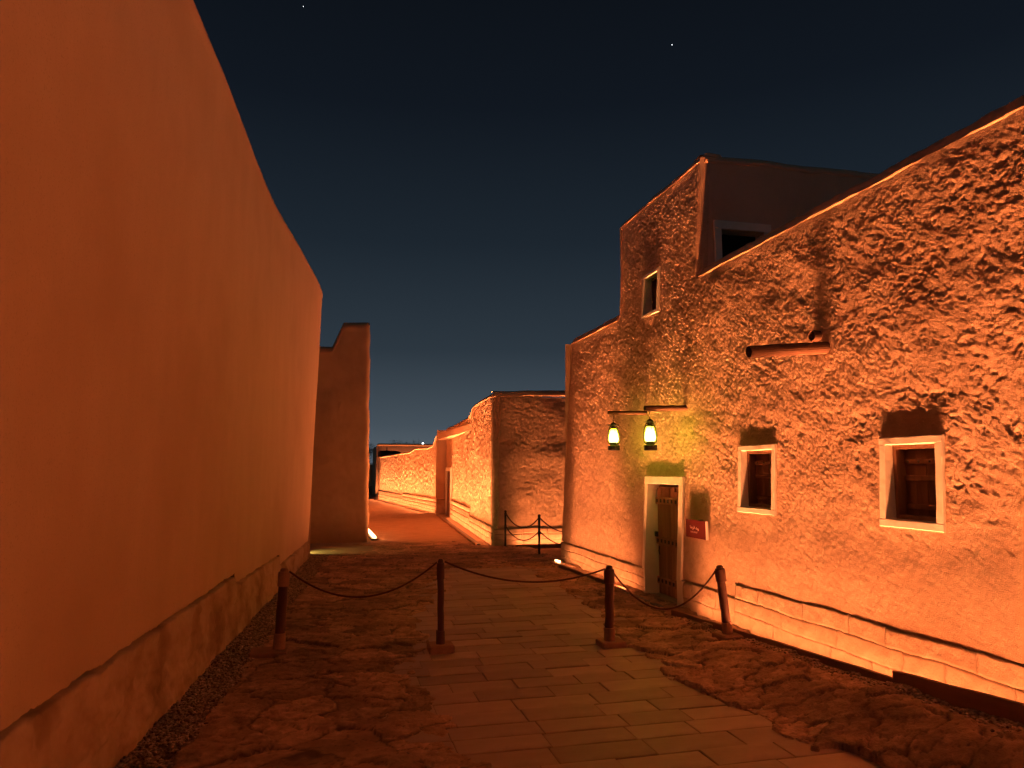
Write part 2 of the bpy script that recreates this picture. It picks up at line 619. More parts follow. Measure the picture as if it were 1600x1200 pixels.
# ------------------------------------------------------------------ lamps: linear uplights in the troughs
def light_strip(p0, p1, label, power, tilt=(0, 0, 1), spread=110, width=.05, color=ORANGE, cat='light strip', group='linear uplights along the wall feet', spill=0.0, mid_row=0.0, lens=None, fill_wash=0.0, fill_wash_dir=(-.5, 0, 1)):
    p0, p1 = Vector(p0), Vector(p1)
    mid = (p0 + p1) / 2
    root = empty('light_strip', mid, label, cat, group)
    d = (p1 - p0)
    L = d.length
    d.normalize()
    z = Vector(tilt).normalized()
    z = (z - d * z.dot(d)).normalized()
    yv = z.cross(d)
    hz = Vector((tilt[0], tilt[1], 0))
    hz = hz.normalized() if hz.length > 1e-4 else Vector((0, 0, 0))
    mbh = MB()
    hw, hh = width * .75, .045
    vs = []
    for e, s in ((p0, 0), (p1, 1)):
        for a, b in ((-1, -1), (1, -1), (1, 0), (-1, 0)):
            vs.append(e + yv * (a * hw) + z * (b * hh - .012))
    mbh.add(vs, [(3, 2, 1, 0), (4, 5, 6, 7), (0, 1, 5, 4), (1, 2, 6, 5), (2, 3, 7, 6), (3, 0, 4, 7)])
    mbh.build('housing', M_steel, root)
    # a lensed row up the wall, an open row for the plinth and an added row that brightens the opposite side
    for pw_, spr, off, zd in ((power, spread, -.5, z), (mid_row, 58, .3, z), (spill, 160, .5, (z + hz * .8).normalized()), (fill_wash, 150, 0, Vector(fill_wash_dir).normalized())):
        if pw_ <= 0:
            continue
        yd = zd.cross(d)
        mat3 = Matrix((d, yd, -zd)).transposed()
        if mat3.determinant() < 0:
            mat3 = Matrix((d, -yd, -zd)).transposed()
        ld = bpy.data.lights.new('led', 'AREA')
        ld.shape = 'RECTANGLE'
        ld.size = L
        ld.size_y = width * .5
        ld.energy = pw_ * L
        ld.color = color
        ld.spread = R(spr)
        lo = bpy.data.objects.new('led', ld)
        lo.rotation_euler = mat3.to_euler()
        lo.location = yv * (off * width * .55) + z * (.012 if off == 0 else 0)
        col.objects.link(lo)
        lo.parent = root
    for a, b in (lens or ()):
        q = [p0 + d * (L * t_) + yv * (sd * width * .45) + z * zz for zz in (.004, .03) for t_, sd in ((a, -1), (b, -1), (b, 1), (a, 1))]
        MB().add(q, [(3, 2, 1, 0), (4, 5, 6, 7), (0, 1, 5, 4), (1, 2, 6, 5), (2, 3, 7, 6), (3, 0, 4, 7)]).build('lens', M_lens, root)
    return root


# ------------------------------------------------------------------ right house
BAT = .055
WX = 4.2
TOP1, TOP2, TOP3 = 4.12, 5.66, 4.10
Y_T0, Y_T1, Y_END = 8.18, 10.95, 13.4
house = empty('mud_house', (WX, 8.2, 0), 'rough straw-plastered mud house with a stepped tower, door and framed windows, right of the path', 'house')
OPEN = [(8.50, 9.56, 0, 1.56), (6.50, 7.13, 1.27, 1.925), (4.44, 5.01, 1.27, 1.925), (9.36, 9.87, 3.94, 4.54)]


def wx_at(z):
    return WX + BAT * z


def house_disp(S, Z):
    a = R(28)
    u = S * math.cos(a) + Z * math.sin(a)
    v_ = -S * math.sin(a) + Z * math.cos(a)
    wu = .012 * fbm(S * 16, Z * 16, 2, 61)
    wv = .012 * fbm(S * 16 + 5, Z * 16, 2, 63)
    n1 = fbm((u + wu) * 16, (v_ + wv) * 20, 3, 65, .9)
    bl = .7 * np.abs(pn((u + wu) * 11, (v_ + wv) * 14, 66)) + .7 * np.abs(pn(u * 24, v_ * 30, 67)) + .6 * np.abs(pn(u * 46, v_ * 54, 68))
    n2 = fbm((u + wv) * 2.6, (v_ + wu) * 3.6, 3, 71, .6)
    n3 = pn(u * 42, v_ * 70, 75)
    big = fbm(S * .7, Z * .8, 2, 81)
    amp = .85 + .3 * sst(-.5, .6, fbm(S * .9 + 3, Z * .9, 2, 83))
    pit = np.clip(fbm((u + wu) * 10, (v_ + wv) * 14, 4, 87, .85) - .40 - .40 * n2, 0, 1)
    pit2 = np.clip(fbm((u + wu) * 20 + 5, (v_ + wv) * 27, 3, 95, .85) - .50, 0, 1)
    d = amp * (.0010 * n1 + .0008 * n3 + .0028 * bl - (.0066 * pit + .0044 * pit2) * (.4 + .6 * sst(.6, 2.2, Z))) + .004 * n2 + .008 * big
    top = np.where((S > Y_T0) & (S < Y_T1), TOP2, np.where(S >= Y_T1, TOP3, TOP1))
    fade = sst(0.02, .22, top - Z)
    d = d * (.25 + .75 * fade)
    return d


def house_bend(S, Z):
    """round the corners off"""
    r = .055
    b = np.zeros_like(S)
    t = np.clip((S - (Y_END - r)) / r, 0, 1)
    b -= r * (1 - np.sqrt(np.clip(1 - t * t, 0, 1)))
    up = sst(TOP1 - .02, TOP1 + .05, Z)
    r2 = .12
    t = np.clip(((Y_T0 + r2) - S) / r2, 0, 1) * (S > Y_T0 - 1e-6)
    b -= up * r2 * (1 - np.sqrt(np.clip(1 - t * t, 0, 1)))
    t = np.clip((S - (Y_T1 - r2)) / r2, 0, 1) * (S < Y_T1 + 1e-6)
    b -= up * r2 * (1 - np.sqrt(np.clip(1 - t * t, 0, 1)))
    return b


def house_keep(S, Z):
    k = np.ones_like(S, bool)
    for (a, b, c, d) in OPEN:
        k &= ~((S > a) & (S < b) & (Z > c) & (Z < d))
    top = np.where((S > Y_T0) & (S < Y_T1), TOP2, np.where(S >= Y_T1, TOP3, TOP1))
    pt_ = np.where(S < 7.22, .482, np.where(S < 9, .335, .345))
    gap = .016 + .010 * pn(S * 2.5, S * 0, 85) + .008 * pn(S * 19, S * 0, 86)
    return k & (Z < top) & (Z > pt_ + gap)


sp = [p for q in OPEN for p in q[:2]] + [Y_T0, Y_T1, 7.22]
zp = [p for q in OPEN for p in q[2:]] + [TOP1, TOP3]
z_l = breaks(.12, TOP2, .0098, zp)
# two pieces: coarse behind the photographer, fine ahead
sA = breaks(-9, 3.0, .10)
zA = breaks(.12, TOP1, .06)
relief_wall('facade', (WX, 0, 0), (0, 1), (-1, 0), sA, zA, house_disp, M_plaster, house, BAT, None, None)
relief_wall('facade', (WX, 0, 0), (0, 1), (-1, 0), breaks(3.0, Y_END, .0102, sp), z_l, house_disp, M_plaster, house, BAT, house_keep, house_bend)

# end face, roof, tower walls
small = lambda sc, am: (lambda S, Z: am * fbm(S * sc, Z * sc, 4, 91))
relief_wall('end_wall', (WX + .1, Y_END, 0), (1, 0), (0, 1), breaks(0, 6, .06), breaks(0, TOP3, .06), small(5, .02), M_plaster, house, .03, flip=True)
relief_wall('tower_wall', (WX + .31, Y_T0 + .0, 0), (1, 0), (0, -1), breaks(0, 4.5, .05), breaks(3.6, TOP2 + .05, .05), lambda S, Z: .012 * fbm(S * 3, Z * 3, 3, 93) - .03 * (1 - sst(0, .12, S)), M_smooth, house, 0, lambda S, Z: ~((S > .24) & (S < .86) & (Z > 4.0) & (Z < 4.76)))
relief_wall('tower_wall', (WX + .31, Y_T1, 0), (1, 0), (0, 1), breaks(0, 4.5, .1), breaks(3.6, TOP2, .1), small(3, .01), M_smooth, house, 0, flip=True)
mb = Each('roof', M_smooth, house)
mb.box(WX + .45, WX + 6, -9, Y_T0 - .01, 3.55, 3.75)
mb.box(WX + .45, WX + 6, Y_T1 + .01, Y_END - .05, 3.55, 3.75)
mb.box(WX + .45, WX + 4.8, Y_T0 + .05, Y_T1 - .05, 5.2, 5.45)
mb = Each('back_wall', M_smooth, house)
mb.box(WX + 4.8, WX + 5, Y_T0 + .02, Y_T1 - .02, 3.7, TOP2)
mb.box(WX + 5.8, WX + 6, -9, Y_END - .1, 0, 3.5)


def parapet(ya, yb, top, seed, base_x=None):
    """lip that catches the light, then a cap leaning back"""
    prof = [(-.03, -.035), (.0, -.012), (.007, -.002), (.003, .010), (-.040, .075), (-.075, .115), (-.13, .135), (-.30, .125), (-.34, .02), (-.34, -.45)]
    ys_ = breaks(ya, yb, .04)
    V = []
    wob = .012 * fbm(ys_ * 1.5, ys_ * 0, 3, seed) + .004 * pn(ys_ * 14, ys_ * 0, seed + 5)
    woz = .011 * fbm(ys_ * 1.1, ys_ * 0 + 5, 3, seed + 2) + .006 * pn(ys_ * 9, ys_ * 0 + 2, seed + 4)
    for i, yy in enumerate(ys_):
        for k, (o_, z_) in enumerate(prof):
            rgh = .006 * pn(np.array(yy * 7.), np.array(k * 1.7), seed + 9) if 3 <= k <= 7 else 0
            V.append((wx_at(top) - o_ - wob[i] - rgh, yy, top + z_ + woz[i] + rgh))
    n = len(prof)
    f = grid_faces(len(ys_), n)[:, ::-1]
    o = mesh_obj('parapet', np.array(V), f, M_smooth, house, smooth=True)
    e0 = [tuple(V[k]) for k in range(n)]
    e1 = [tuple(V[(len(ys_) - 1) * n + k]) for k in range(n)]
    MB().add(e0, [tuple(range(n))]).build('parapet_end', M_smooth, house)
    MB().add(e1, [tuple(range(n - 1, -1, -1))]).build('parapet_end', M_smooth, house)
    return o


parapet(-9, Y_T0 + .02, TOP1, 101)
parapet(Y_T0 + .05, Y_T1 - .02, TOP2, 111)
parapet(Y_T1 - .03, Y_END - .06, TOP3, 121)
# cap along the tower's side
xs_ = breaks(WX + .36, WX + 5, .06)
V = []
for xx in xs_:
    for o_, z_ in [(-.03, -.03), (.02, .0), (.02, .03), (-.04, .10), (-.12, .13), (-.3, .12)]:
        V.append((xx, Y_T0 - o_, TOP2 + z_ + .02 * float(fbm(np.array(xx * 1.3), np.array(.4), 3, 131))))
mesh_obj('parapet', np.array(V), grid_faces(len(xs_), 6), M_smooth, house, smooth=True)


# plinth: individual rough stones in courses
def stone(y0, y1, z0, z1, xf, depth, seed, parent, axis='y', outdir=-1, nu=None, mat_=None, rough=.012, base=None, dvec=None, name='plinth_stone'):
    """A rough block. Front face displaced; dvec/base give the wall line for walls that do not run along y."""
    L = y1 - y0
    nu = nu or max(4, int(L / .022))
    nv = max(5, int((z1 - z0) / .018)) if nu > 9 else max(4, int((z1 - z0) / .03))
    us = np.concatenate([[0], np.linspace(0, 1, nu), [1]])
    vs_ = np.concatenate([[0], np.linspace(0, 1, nv), [1]])
    nu, nv = nu + 2, nv + 2
    U, W = np.meshgrid(us, vs_, indexing='ij')
    S = y0 + U * L
    Z = z0 + W * (z1 - z0)
    S, Z = S + .010 * pn(S * 4, Z * 6, 871), Z + .016 * pn(S * 1.7, Z * 3, 872) * sst(-.02, .12, Z) + .005 * pn(S * 9, Z * 5, 873)
    e = np.minimum(np.minimum(U * L, (1 - U) * L), np.minimum(W, 1 - W) * (z1 - z0))
    D = -.0045 * (1 - sst(0, .012, e)) * sst(-.1, .5, pn(S * 4, Z * 5, seed + 7)) + rough * (.3 * fbm(S * 5, Z * 6, 2, 777) + .55 * fbm(S * 15, Z * 18, 3, 779, .85))
    border = np.ones_like(U, bool)
    border[1:-1, 1:-1] = False
    D = np.where(border, -depth, D)
    if dvec is None:
        P = np.stack([xf + BAT * Z + outdir * D, S, Z], -1)
    else:
        nx, ny = dvec[1], -dvec[0]
        P = np.stack([base[0] + dvec[0] * S - nx * D * outdir, base[1] + dvec[1] * S - ny * D * outdir, Z], -1)
    f = grid_faces(nu, nv)
    org = P.reshape(-1, 3).mean(0)
    return mesh_obj(name, P.reshape(-1, 3), f, mat_ or M_stone, parent, smooth=True, origin=org)


rs = random.Random(21)


def plinth_run(y0, y1, zs, xf, parent, seed, lens=(.38, .85)):
    k = seed
    for zi in range(len(zs) - 1):
        y = y0 - (rs.random() * .2 if zi % 2 else 0)
        y = y0
        while y < y1 - .05:
            L = rs.uniform(*lens)
            if y + L > y1 - .2:
                L = y1 - y
            g = .003
            z0_ = zs[zi] + rs.uniform(-.004, .001) * (zi > 0)
            z1_ = zs[zi + 1] + rs.uniform(-.003, .004)
            stone(y + g, y + L - g, z0_ + g * .6, z1_ - g * .6, xf, .06, k, parent)
            k += 3
            y += L


XP = WX - .010
plinth_run(2.2, 7.22, [.0, .19, .335, .482], XP, house, 200)
plinth_run(7.22, 8.40, [-.03, .15, .335], XP, house, 320)
plinth_run(9.53, 13.36, [-.03, .10, .22, .345], XP, house, 360)
mb = Each('plinth_core', M_mortar, house)
mb.box(XP + .05, XP + .2, -9, 8.40, -.08, .30)
mb.box(XP + .05, XP + .2, 2.2, 7.22, .30, .56)
mb.box(XP + .05, XP + .2, 7.2201, 8.40, .30, .42)
mb.box(XP + .05, XP + .2, 9.56, 13.30, -.08, .42)
mb = MB()
mb.box(XP, XP + .1, -9, 2.19, -.05, .48)
mb.build('plinth', M_stone, house)


# ------------------------------------------------------------------ windows and door of the house
def rough_bar(m, y0, y1, z0, z1, proud, back, seed, axis):
    """bar of plaster frame following the battered face, edges slightly uneven"""
    n = max(3, int(max(y1 - y0, z1 - z0) / .05))
    horiz = (y1 - y0) > (z1 - z0)
    V, F = [], []
    for i in range(n + 1):
        t = i / n
        for (a, b) in ((0, 0), (1, 0), (1, 1), (0, 1)):
            pass
        sect = []
        jit = lambda k: .0035 * float(pn(np.array(t * n * .45 + seed), np.array(k * 2.3), seed))
        if horiz:
            yy = y0 + t * (y1 - y0)
            lo, hi = z0 + jit(1), z1 + jit(2)
            pts = [(back, lo), (-proud + .004, lo), (-proud + jit(3) * .6, lo + .006), (-proud + jit(4) * .6, hi - .006), (-proud + .004, hi), (back, hi)]
            sect = [(wx_at(zz) + d_, yy, zz) for d_, zz in pts]
        else:
            zz = z0 + t * (z1 - z0)
            lo, hi = y0 + jit(1), y1 + jit(2)
            pts = [(back, lo), (-proud + .004, lo), (-proud + jit(3) * .6, lo + .006), (-proud + jit(4) * .6, hi - .006), (-proud + .004, hi), (back, hi)]
            sect = [(wx_at(zz) + d_, q, zz) for d_, q in pts]
        V += sect
    for i in range(n):
        for k in range(5):
            F.append((i * 6 + k, i * 6 + k + 1, (i + 1) * 6 + k + 1, (i + 1) * 6 + k) if horiz else (i * 6 + k, (i + 1) * 6 + k, (i + 1) * 6 + k + 1, i * 6 + k + 1))
    F.append(tuple(range(6)))
    F.append(tuple(n * 6 + k for k in range(6)))
    m.add(V, F)


def reveal(y0, y1, z0, z1, depth, parent, name, material, back_mat=None):
    """the recess: four inner faces"""
    m = MB()
    xo0, xo1 = wx_at(z0) - .01, wx_at(z1) - .01
    xb = wx_at((z0 + z1) / 2) + depth
    m.add([(xo0, y0, z0), (xo0, y1, z0), (xo1, y1, z1), (xo1, y0, z1), (xb, y0, z0), (xb, y1, z0), (xb, y1, z1), (xb, y0, z1)],
          [(0, 1, 5, 4), (1, 2, 6, 5), (2, 3, 7, 6), (3, 0, 4, 7)])
    return m.build(name, material, parent)


def stud(m, x, y, z, r=.012):
    m.lathe((0, 0, 0), [(r, 0), (r * .7, r * .5), (r * .2, r * .7)], 8)
    n = 24
    for i in range(len(m.v) - n, len(m.v)):
        px, py, pz = m.v[i]
        m.v[i] = (x - pz, y + px, z + py)


def window(y0, y1, z0, z1, fw, parent, seed, depth=.11, nplank=4, midrail=True):
    wn = reveal(y0, y1, z0, z1, depth, parent, 'window', M_frame)
    for (a, b, c, d) in ((y0 - fw, y1 + fw, z1, z1 + fw * .9), (y0 - fw, y1 + fw, z0 - fw * .9, z0), (y0 - fw, y0, z0 + .0005, z1 - .0005), (y1, y1 + fw, z0 + .0005, z1 - .0005)):
        m = MB()
        rough_bar(m, a, b, c, d, .026, .03, seed, 0)
        m.build('frame', M_frame, wn)
        seed += 3
    xb = wx_at((z0 + z1) / 2) + depth
    # timber lining + shutter planks
    t = .035
    m = Each('lining', M_wood, wn)
    m.box(xb - .05, xb + .06, y0 + .001, y0 + t, z0 + .001, z1 - .001)
    m.box(xb - .05, xb + .06, y1 - t, y1 - .001, z0 + .001, z1 - .001)
    m.box(xb - .05, xb + .06, y0 + t, y1 - t, z1 - t, z1 - .001)
    m.box(xb - .05, xb + .06, y0 + t, y1 - t, z0 + .001, z0 + t)
    pw = (y1 - y0 - 2 * t) / nplank
    for i in range(nplank):
        m = MB().box(xb + .03 + .003 * (i % 2), xb + .055, y0 + t + i * pw + .0015, y0 + t + (i + 1) * pw - .0015, z0 + t + .002, z1 - t - .002, .002)
        m.build('shutter_plank', M_wood, wn, origin=(xb + .04, y0 + t + (i + .5) * pw, z0))
    hs = (z1 - .13, z0 + .10) + (((z0 + z1) / 2 + .03,) if midrail else ())
    for h in hs:
        b = MB().box(xb + .012, xb + .03, y0 + t + .01, y1 - t - .01, h - .02, h + .02, .003)
        b = b.build('batten', M_wood, wn)
        if h == hs[0]:
            for i in range(4):
                m = MB()
                stud(m, xb + .012, y0 + t + (i + .5) * pw, h, .011)
                m.build('stud', M_iron, wn)
    m = MB().box(xb + .06, xb + .07, y0, y1, z0, z1)
    m.build('backing', M_dark, wn)
    return wn


window(6.54, 7.10, 1.30, 1.895, .062, house, 7)['label'] = 'shuttered window nearer the red sign'
window(4.475, 4.975, 1.31, 1.89, .066, house, 17)['label'] = 'shuttered window nearest the camera'
window(9.395, 9.845, 3.965, 4.515, .055, house, 27, .16, 3, False)['label'] = 'small window high in the tower'

# the dim window in the tower's side wall
m = MB()
ty = Y_T0
x0, x1, z1 = WX + .31 + .24, WX + .31 + .86, 4.76
m.add([(x0, ty, 4.0), (x1, ty, 4.0), (x1, ty, z1), (x0, ty, z1), (x0, ty + .2, 4.0), (x1, ty + .2, 4.0), (x1, ty + .2, z1), (x0, ty + .2, z1)], [(0, 1, 5, 4), (1, 2, 6, 5), (2, 3, 7, 6), (3, 0, 4, 7)])
tw = m.build('window', M_frame, house)
tw['label'] = 'dim window in the shaded side of the tower'
for q in ((x0 - .10, x1 + .10, z1, z1 + .11), (x0 - .10, x0, 4.0, z1 - .001), (x1, x1 + .10, 4.0, z1 - .001)):
    MB().box(q[0], q[1], ty - .03, ty + .02, q[2], q[3], .004).build('frame', M_frame, tw)
MB().box(x0, x1, ty + .19, ty + .21, 4.0, z1).build('backing', M_dark, tw)

# doorway
DY0, DY1, DZ = 8.555, 9.505, 1.50
dx = .135
m = MB()
XB = WX + .06 + dx
m.add([(WX - .008, DY1, -.02), (wx_at(DZ) - .01, DY1, DZ), (XB + .05, DY1, DZ), (XB + .05, DY1, -.02)], [(0, 1, 2, 3)])
m.add([(WX - .008, DY0, -.02), (wx_at(DZ) - .01, DY0, DZ), (XB + .05, DY0, DZ), (XB + .05, DY0, -.02)], [(3, 2, 1, 0)])
m.add([(wx_at(DZ) - .01, DY0, DZ), (wx_at(DZ) - .01, DY1, DZ), (XB + .05, DY1, DZ), (XB + .05, DY0, DZ)], [(0, 1, 2, 3)])
# plaster returns beside the opening, below the frame
dw = m.build('doorway', M_frame, house)
Each('jamb_foot', M_frame, dw).box(WX - .004, WX + .2, DY1 + .0015, DY1 + .05, -.03, .345).box(WX - .004, WX + .2, DY0 - .15, DY0 - .0015, -.03, .335)
dw['label'] = 'cream plastered doorway below the lanterns'
for q in ((DY0 - .115, DY1 + .09, DZ, DZ + .105), (DY1, DY1 + .09, .345, DZ - .0005), (DY0 - .115, DY0, .335, DZ - .0005)):
    m = MB()
    rough_bar(m, q[0], q[1], q[2], q[3], .028, .05, int(q[0] * 10), 0)
    m.build('frame', M_frame, dw)
MB().box(XB - .12, XB + .3, DY0 + .001, DY1 - .001, -.06, .012, .004).build('threshold', M_slabgrey, dw)
door = MB().box(XB + .03, XB + .045, DY0 + .01, DY1 - .012, .02, 1.47).build('door', M_doorwood, house)
door['label'] = 'weathered plank door with studded battens'
pw = (DY1 - DY0 - .03) / 7
for i in range(7):
    m = MB().box(XB + .004 * (i % 2), XB + .029, DY0 + .014 + i * pw + .0012, DY0 + .014 + (i + 1) * pw - .0012, .02, 1.40 + (.0 if i < 3 else .04), .003)
    m.build('plank', M_doorwood, door, origin=(XB, DY0 + .014 + (i + .5) * pw, 0))
for zb in (1.27, .73, .20):
    m = MB().box(XB - .028, XB - .001, DY0 + .02, DY1 - .012, zb - .048, zb + .048, .005)
    m.build('batten', M_doorwood, door)
    for i in range(8):
        m = MB()
        m.box(XB - .040, XB - .029, DY0 + .07 + i * .112, DY0 + .105 + i * .112, zb - .022, zb + .024, .004)
        m.build('stud', M_iron, door)
MB().box(XB - .06, XB - .03, DY1 - .09, DY1 - .03, .78, .85, .006).build('latch', M_iron, door)
m = MB()
m.tube([(XB - .05, DY1 - .16, .66), (XB - .065, DY1 - .17, .60), (XB - .05, DY1 - .16, .55)], .008, 6)
m.build('handle', M_iron, door)


# ------------------------------------------------------------------ logs on the wall
def log(name, root, tip, r0, r1, label, cat, seed, group=None):
    root, tip = Vector(root), Vector(tip)
    e = empty(name, root, label, cat, group)
    n = 14
    rr_ = random.Random(seed)
    pts, rad = [], []
    for i in range(n + 1):
        t = i / n
        p = root.lerp(tip, t) + Vector((0, rr_.uniform(-.002, .002), rr_.uniform(-.002, .002)))
        pts.append(p)
        rad.append((r0 + (r1 - r0) * t) * (1 + rr_.uniform(-.03, .03)))
    MB().tube(pts, rad, 18, True, .05, seed).build('trunk', M_log, e, smooth=False)
    d = (tip - root).normalized()
    MB().tube([tip + d * .0015, tip + d * .003], [r1 * .97, r1 * .9], 18, True, .05, seed).build('cut_end', M_logend, e)
    return e


log('wooden_spout', (wx_at(2.8) + .1, 5.72, 2.81), (3.56, 5.72, 2.735), .058, .052, 'thick wooden log spout jutting from the wall above the two windows', 'spout', 3)
m = MB()
c = (wx_at(2.93), 5.83, 2.93)
pe = empty('drain_pipe', (c[0], c[1], c[2]), 'short dark drain pipe end just above the log spout', 'pipe')
ring = []
n = 18
V, F = [], []
for (xx, r) in ((c[0] + .05, .052), (c[0] - .075, .052), (c[0] - .075, .044), (c[0] + .04, .044)):
    for k in range(n):
        a = 2 * math.pi * k / n
        V.append((xx, c[1] + r * math.cos(a), c[2] + r * math.sin(a)))
for i in range(3):
    for k in range(n):
        F.append((i * n + k, i * n + (k + 1) % n, (i + 1) * n + (k + 1) % n, (i + 1) * n + k))
F.append(tuple(3 * n + k for k in range(n)))
mesh_obj('pipe', V, F, M_log, pe, smooth=False)
mesh_obj('bore', [(c[0] - .02, c[1] + .044 * math.cos(k * .349), c[2] + .044 * math.sin(k * .349)) for k in range(18)], [tuple(range(18))], M_dark, pe)
log('wall_log', (wx_at(2.47) + .1, 8.46, 2.475), (3.775, 8.46, 2.455), .034, .034, 'nearer log arm holding the right-hand lantern above the door', 'log', 5)
log('wall_log', (wx_at(2.5) + .1, 9.66, 2.50), (3.75, 9.66, 2.49), .030, .022, 'farther thin log arm holding the left-hand lantern', 'log', 6)


# ------------------------------------------------------------------ lanterns
def globe_mat():
    m, t, b = new_mat('lit_lantern_glass')
    N, L = t.nodes, t.links
    tc = N.new('ShaderNodeTexCoord')
    sp_ = N.new('ShaderNodeSeparateXYZ')
    L.new(tc.outputs['Object'], sp_.inputs[0])
    r = N.new('ShaderNodeValToRGB')
    e = r.color_ramp.elements
    e[0].position = 0.10
    e[0].color = (.95, .85, .03, 1)
    e[1].position = .30
    e[1].color = (.42, .44, .010, 1)
    q = e.new(.16)
    q.color = (.97, .92, .075, 1)
    L.new(sp_.outputs['Z'], r.inputs[0])
    L.new(r.outputs[0], b.inputs['Emission Color'])
    b.inputs['Emission Strength'].default_value = 31.0
    b.inputs['Base Color'].default_value = (.7, .65, .4, 1)
    b.inputs['Roughness'].default_value = .25
    return m


M_globe = globe_mat()


def lantern(x, y, ztop, zbase, label):
    e = empty('lantern', (x, y, zbase), label, 'lantern', 'oil lanterns hanging from log arms')
    z = zbase
    MB().lathe((x, y, z), [(.070, 0), (.082, .008), (.084, .055), (.078, .066), (.05, .072), (.046, .095), (.05, .10), (.05, .112), (.03, .115)], 24).build('tank', M_iron, e, smooth=False)
    MB().lathe((x, y, z), [(.046, .113), (.060, .125), (.066, .165), (.060, .22), (.046, .275), (.038, .30)], 24).build('globe', M_globe, e, smooth=True)
    MB().lathe((x, y, z), [(.042, .298), (.046, .302), (.046, .315), (.034, .32), (.034, .355), (.040, .358), (.040, .372), (.026, .385), (.010, .395)], 20).build('chimney_cap', M_iron, e)
    MB().lathe((x, y, z), [(.074, .352), (.078, .355), (.074, .358), (.03, .360)], 24).build('hood_rim', M_iron, e)
    for sx in (-1, 1):
        pts = [(x, y + sx * .052, z + .085), (x, y + sx * .078, z + .10), (x, y + sx * .086, z + .17), (x, y + sx * .080, z + .25), (x, y + sx * .060, z + .315), (x, y + sx * .04, z + .345)]
        pts = [(x + (p[1] - y) * 1.0, y, p[2]) for p in pts]
        MB().tube(pts, .006, 6).build('guard', M_iron, e, smooth=True)
    for sx in (-1, 1):
        pts = [(x, y + sx * .05, z + .10), (x, y + sx * .069, z + .13), (x, y + sx * .073, z + .18), (x, y + sx * .058, z + .25), (x, y + sx * .045, z + .30)]
        MB().tube(pts, .003, 5).build('globe_wire', M_iron, e)
    zc = z + .385
    k = 0
    while zc < ztop - .005:
        h = .03
        pts = []
        for i in range(9):
            a = i / 8 * 2 * math.pi
            o_ = .009 * math.cos(a)
            pts.append((x + (o_ if k % 2 else 0), y + (0 if k % 2 else o_), zc + h * .5 + h * .58 * math.sin(a)))
        MB().tube(pts, .0026, 5, False).build('chain_link', M_iron, e)
        zc += h
        k += 1
    return e


lantern(3.84, 8.46, 2.425, 1.93, 'lit oil lantern hanging right, nearer the door, on the stout log arm')
lantern(3.83, 9.66, 2.47, 1.96, 'lit oil lantern hanging left, farther down the wall')

# ------------------------------------------------------------------ sign
sx = 4.205
se = empty('sign', (sx, 8.05, .9), 'small red sign with white lettering fixed to the wall right of the door', 'sign')
MB().box(sx, sx + .012, 7.80, 8.285, .885, 1.098, .002).build('panel', M_red, se)
MB().box(sx + .001, sx + .03, 7.786, 7.799, .885, 1.098, .001).build('edge_strip', M_white, se)
Each('bracket', M_steel, se).box(sx + .0122, sx + .09, 7.9, 7.94, .95, 1.04).box(sx + .0122, sx + .09, 8.15, 8.19, .95, 1.04)
MB().box(sx - .002, sx + .05, 7.93, 7.965, 1.0985, 1.108, .002).build('clip', M_steel, se)


def strokes(name, lines, r):
    m = MB()
    for ln in lines:
        # sheet coordinates: u to the right seen from the lane (towards -y), v up
        pts = [(sx - .0015, 8.285 - u, .885 + v) for u, v in ln]
        for a, b in zip(pts[:-1], pts[1:]):
            dy, dz = b[1] - a[1], b[2] - a[2]
            l = math.hypot(dy, dz) or 1
            ny, nz = -dz / l * r, dy / l * r
            ey, ez = dy / l * r * .5, dz / l * r * .5
            m.add([(sx - .0015, a[1] + ny - ey, a[2] + nz - ez), (sx - .0015, a[1] - ny - ey, a[2] - nz - ez), (sx - .0015, b[1] - ny + ey, b[2] - nz + ez), (sx - .0015, b[1] + ny + ey, b[2] + nz + ez)], [(0, 1, 2, 3)])
    tag(m.build(name, M_white, se), kind='stuff')


strokes('lettering', [
    [(.115, .142), (.118, .120), (.130, .113), (.150, .116), (.165, .113), (.168, .128)], [(.138, .130), (.141, .133)],
    [(.180, .095), (.188, .103), (.190, .115), (.205, .118), (.222, .115), (.226, .130)], [(.208, .134), (.216, .138)],
    [(.255, .118), (.262, .110), (.280, .112), (.298, .110), (.312, .114), (.322, .105), (.316, .092)], [(.274, .126), (.279, .128)], [(.300, .096), (.304, .096)]], .0042)
lat = []
u = .125
for k in range(13):
    if k == 5:
        u += .008
    h = .012 if k % 3 else .016
    lat.append([(u, .062), (u, .062 + h)])
    if k % 2 == 0:
        lat.append([(u, .062 + h), (u + .007, .062 + h)])
    else:
        lat.append([(u, .063), (u + .007, .063)])
    u += .0125
strokes('lettering', lat, .0018)


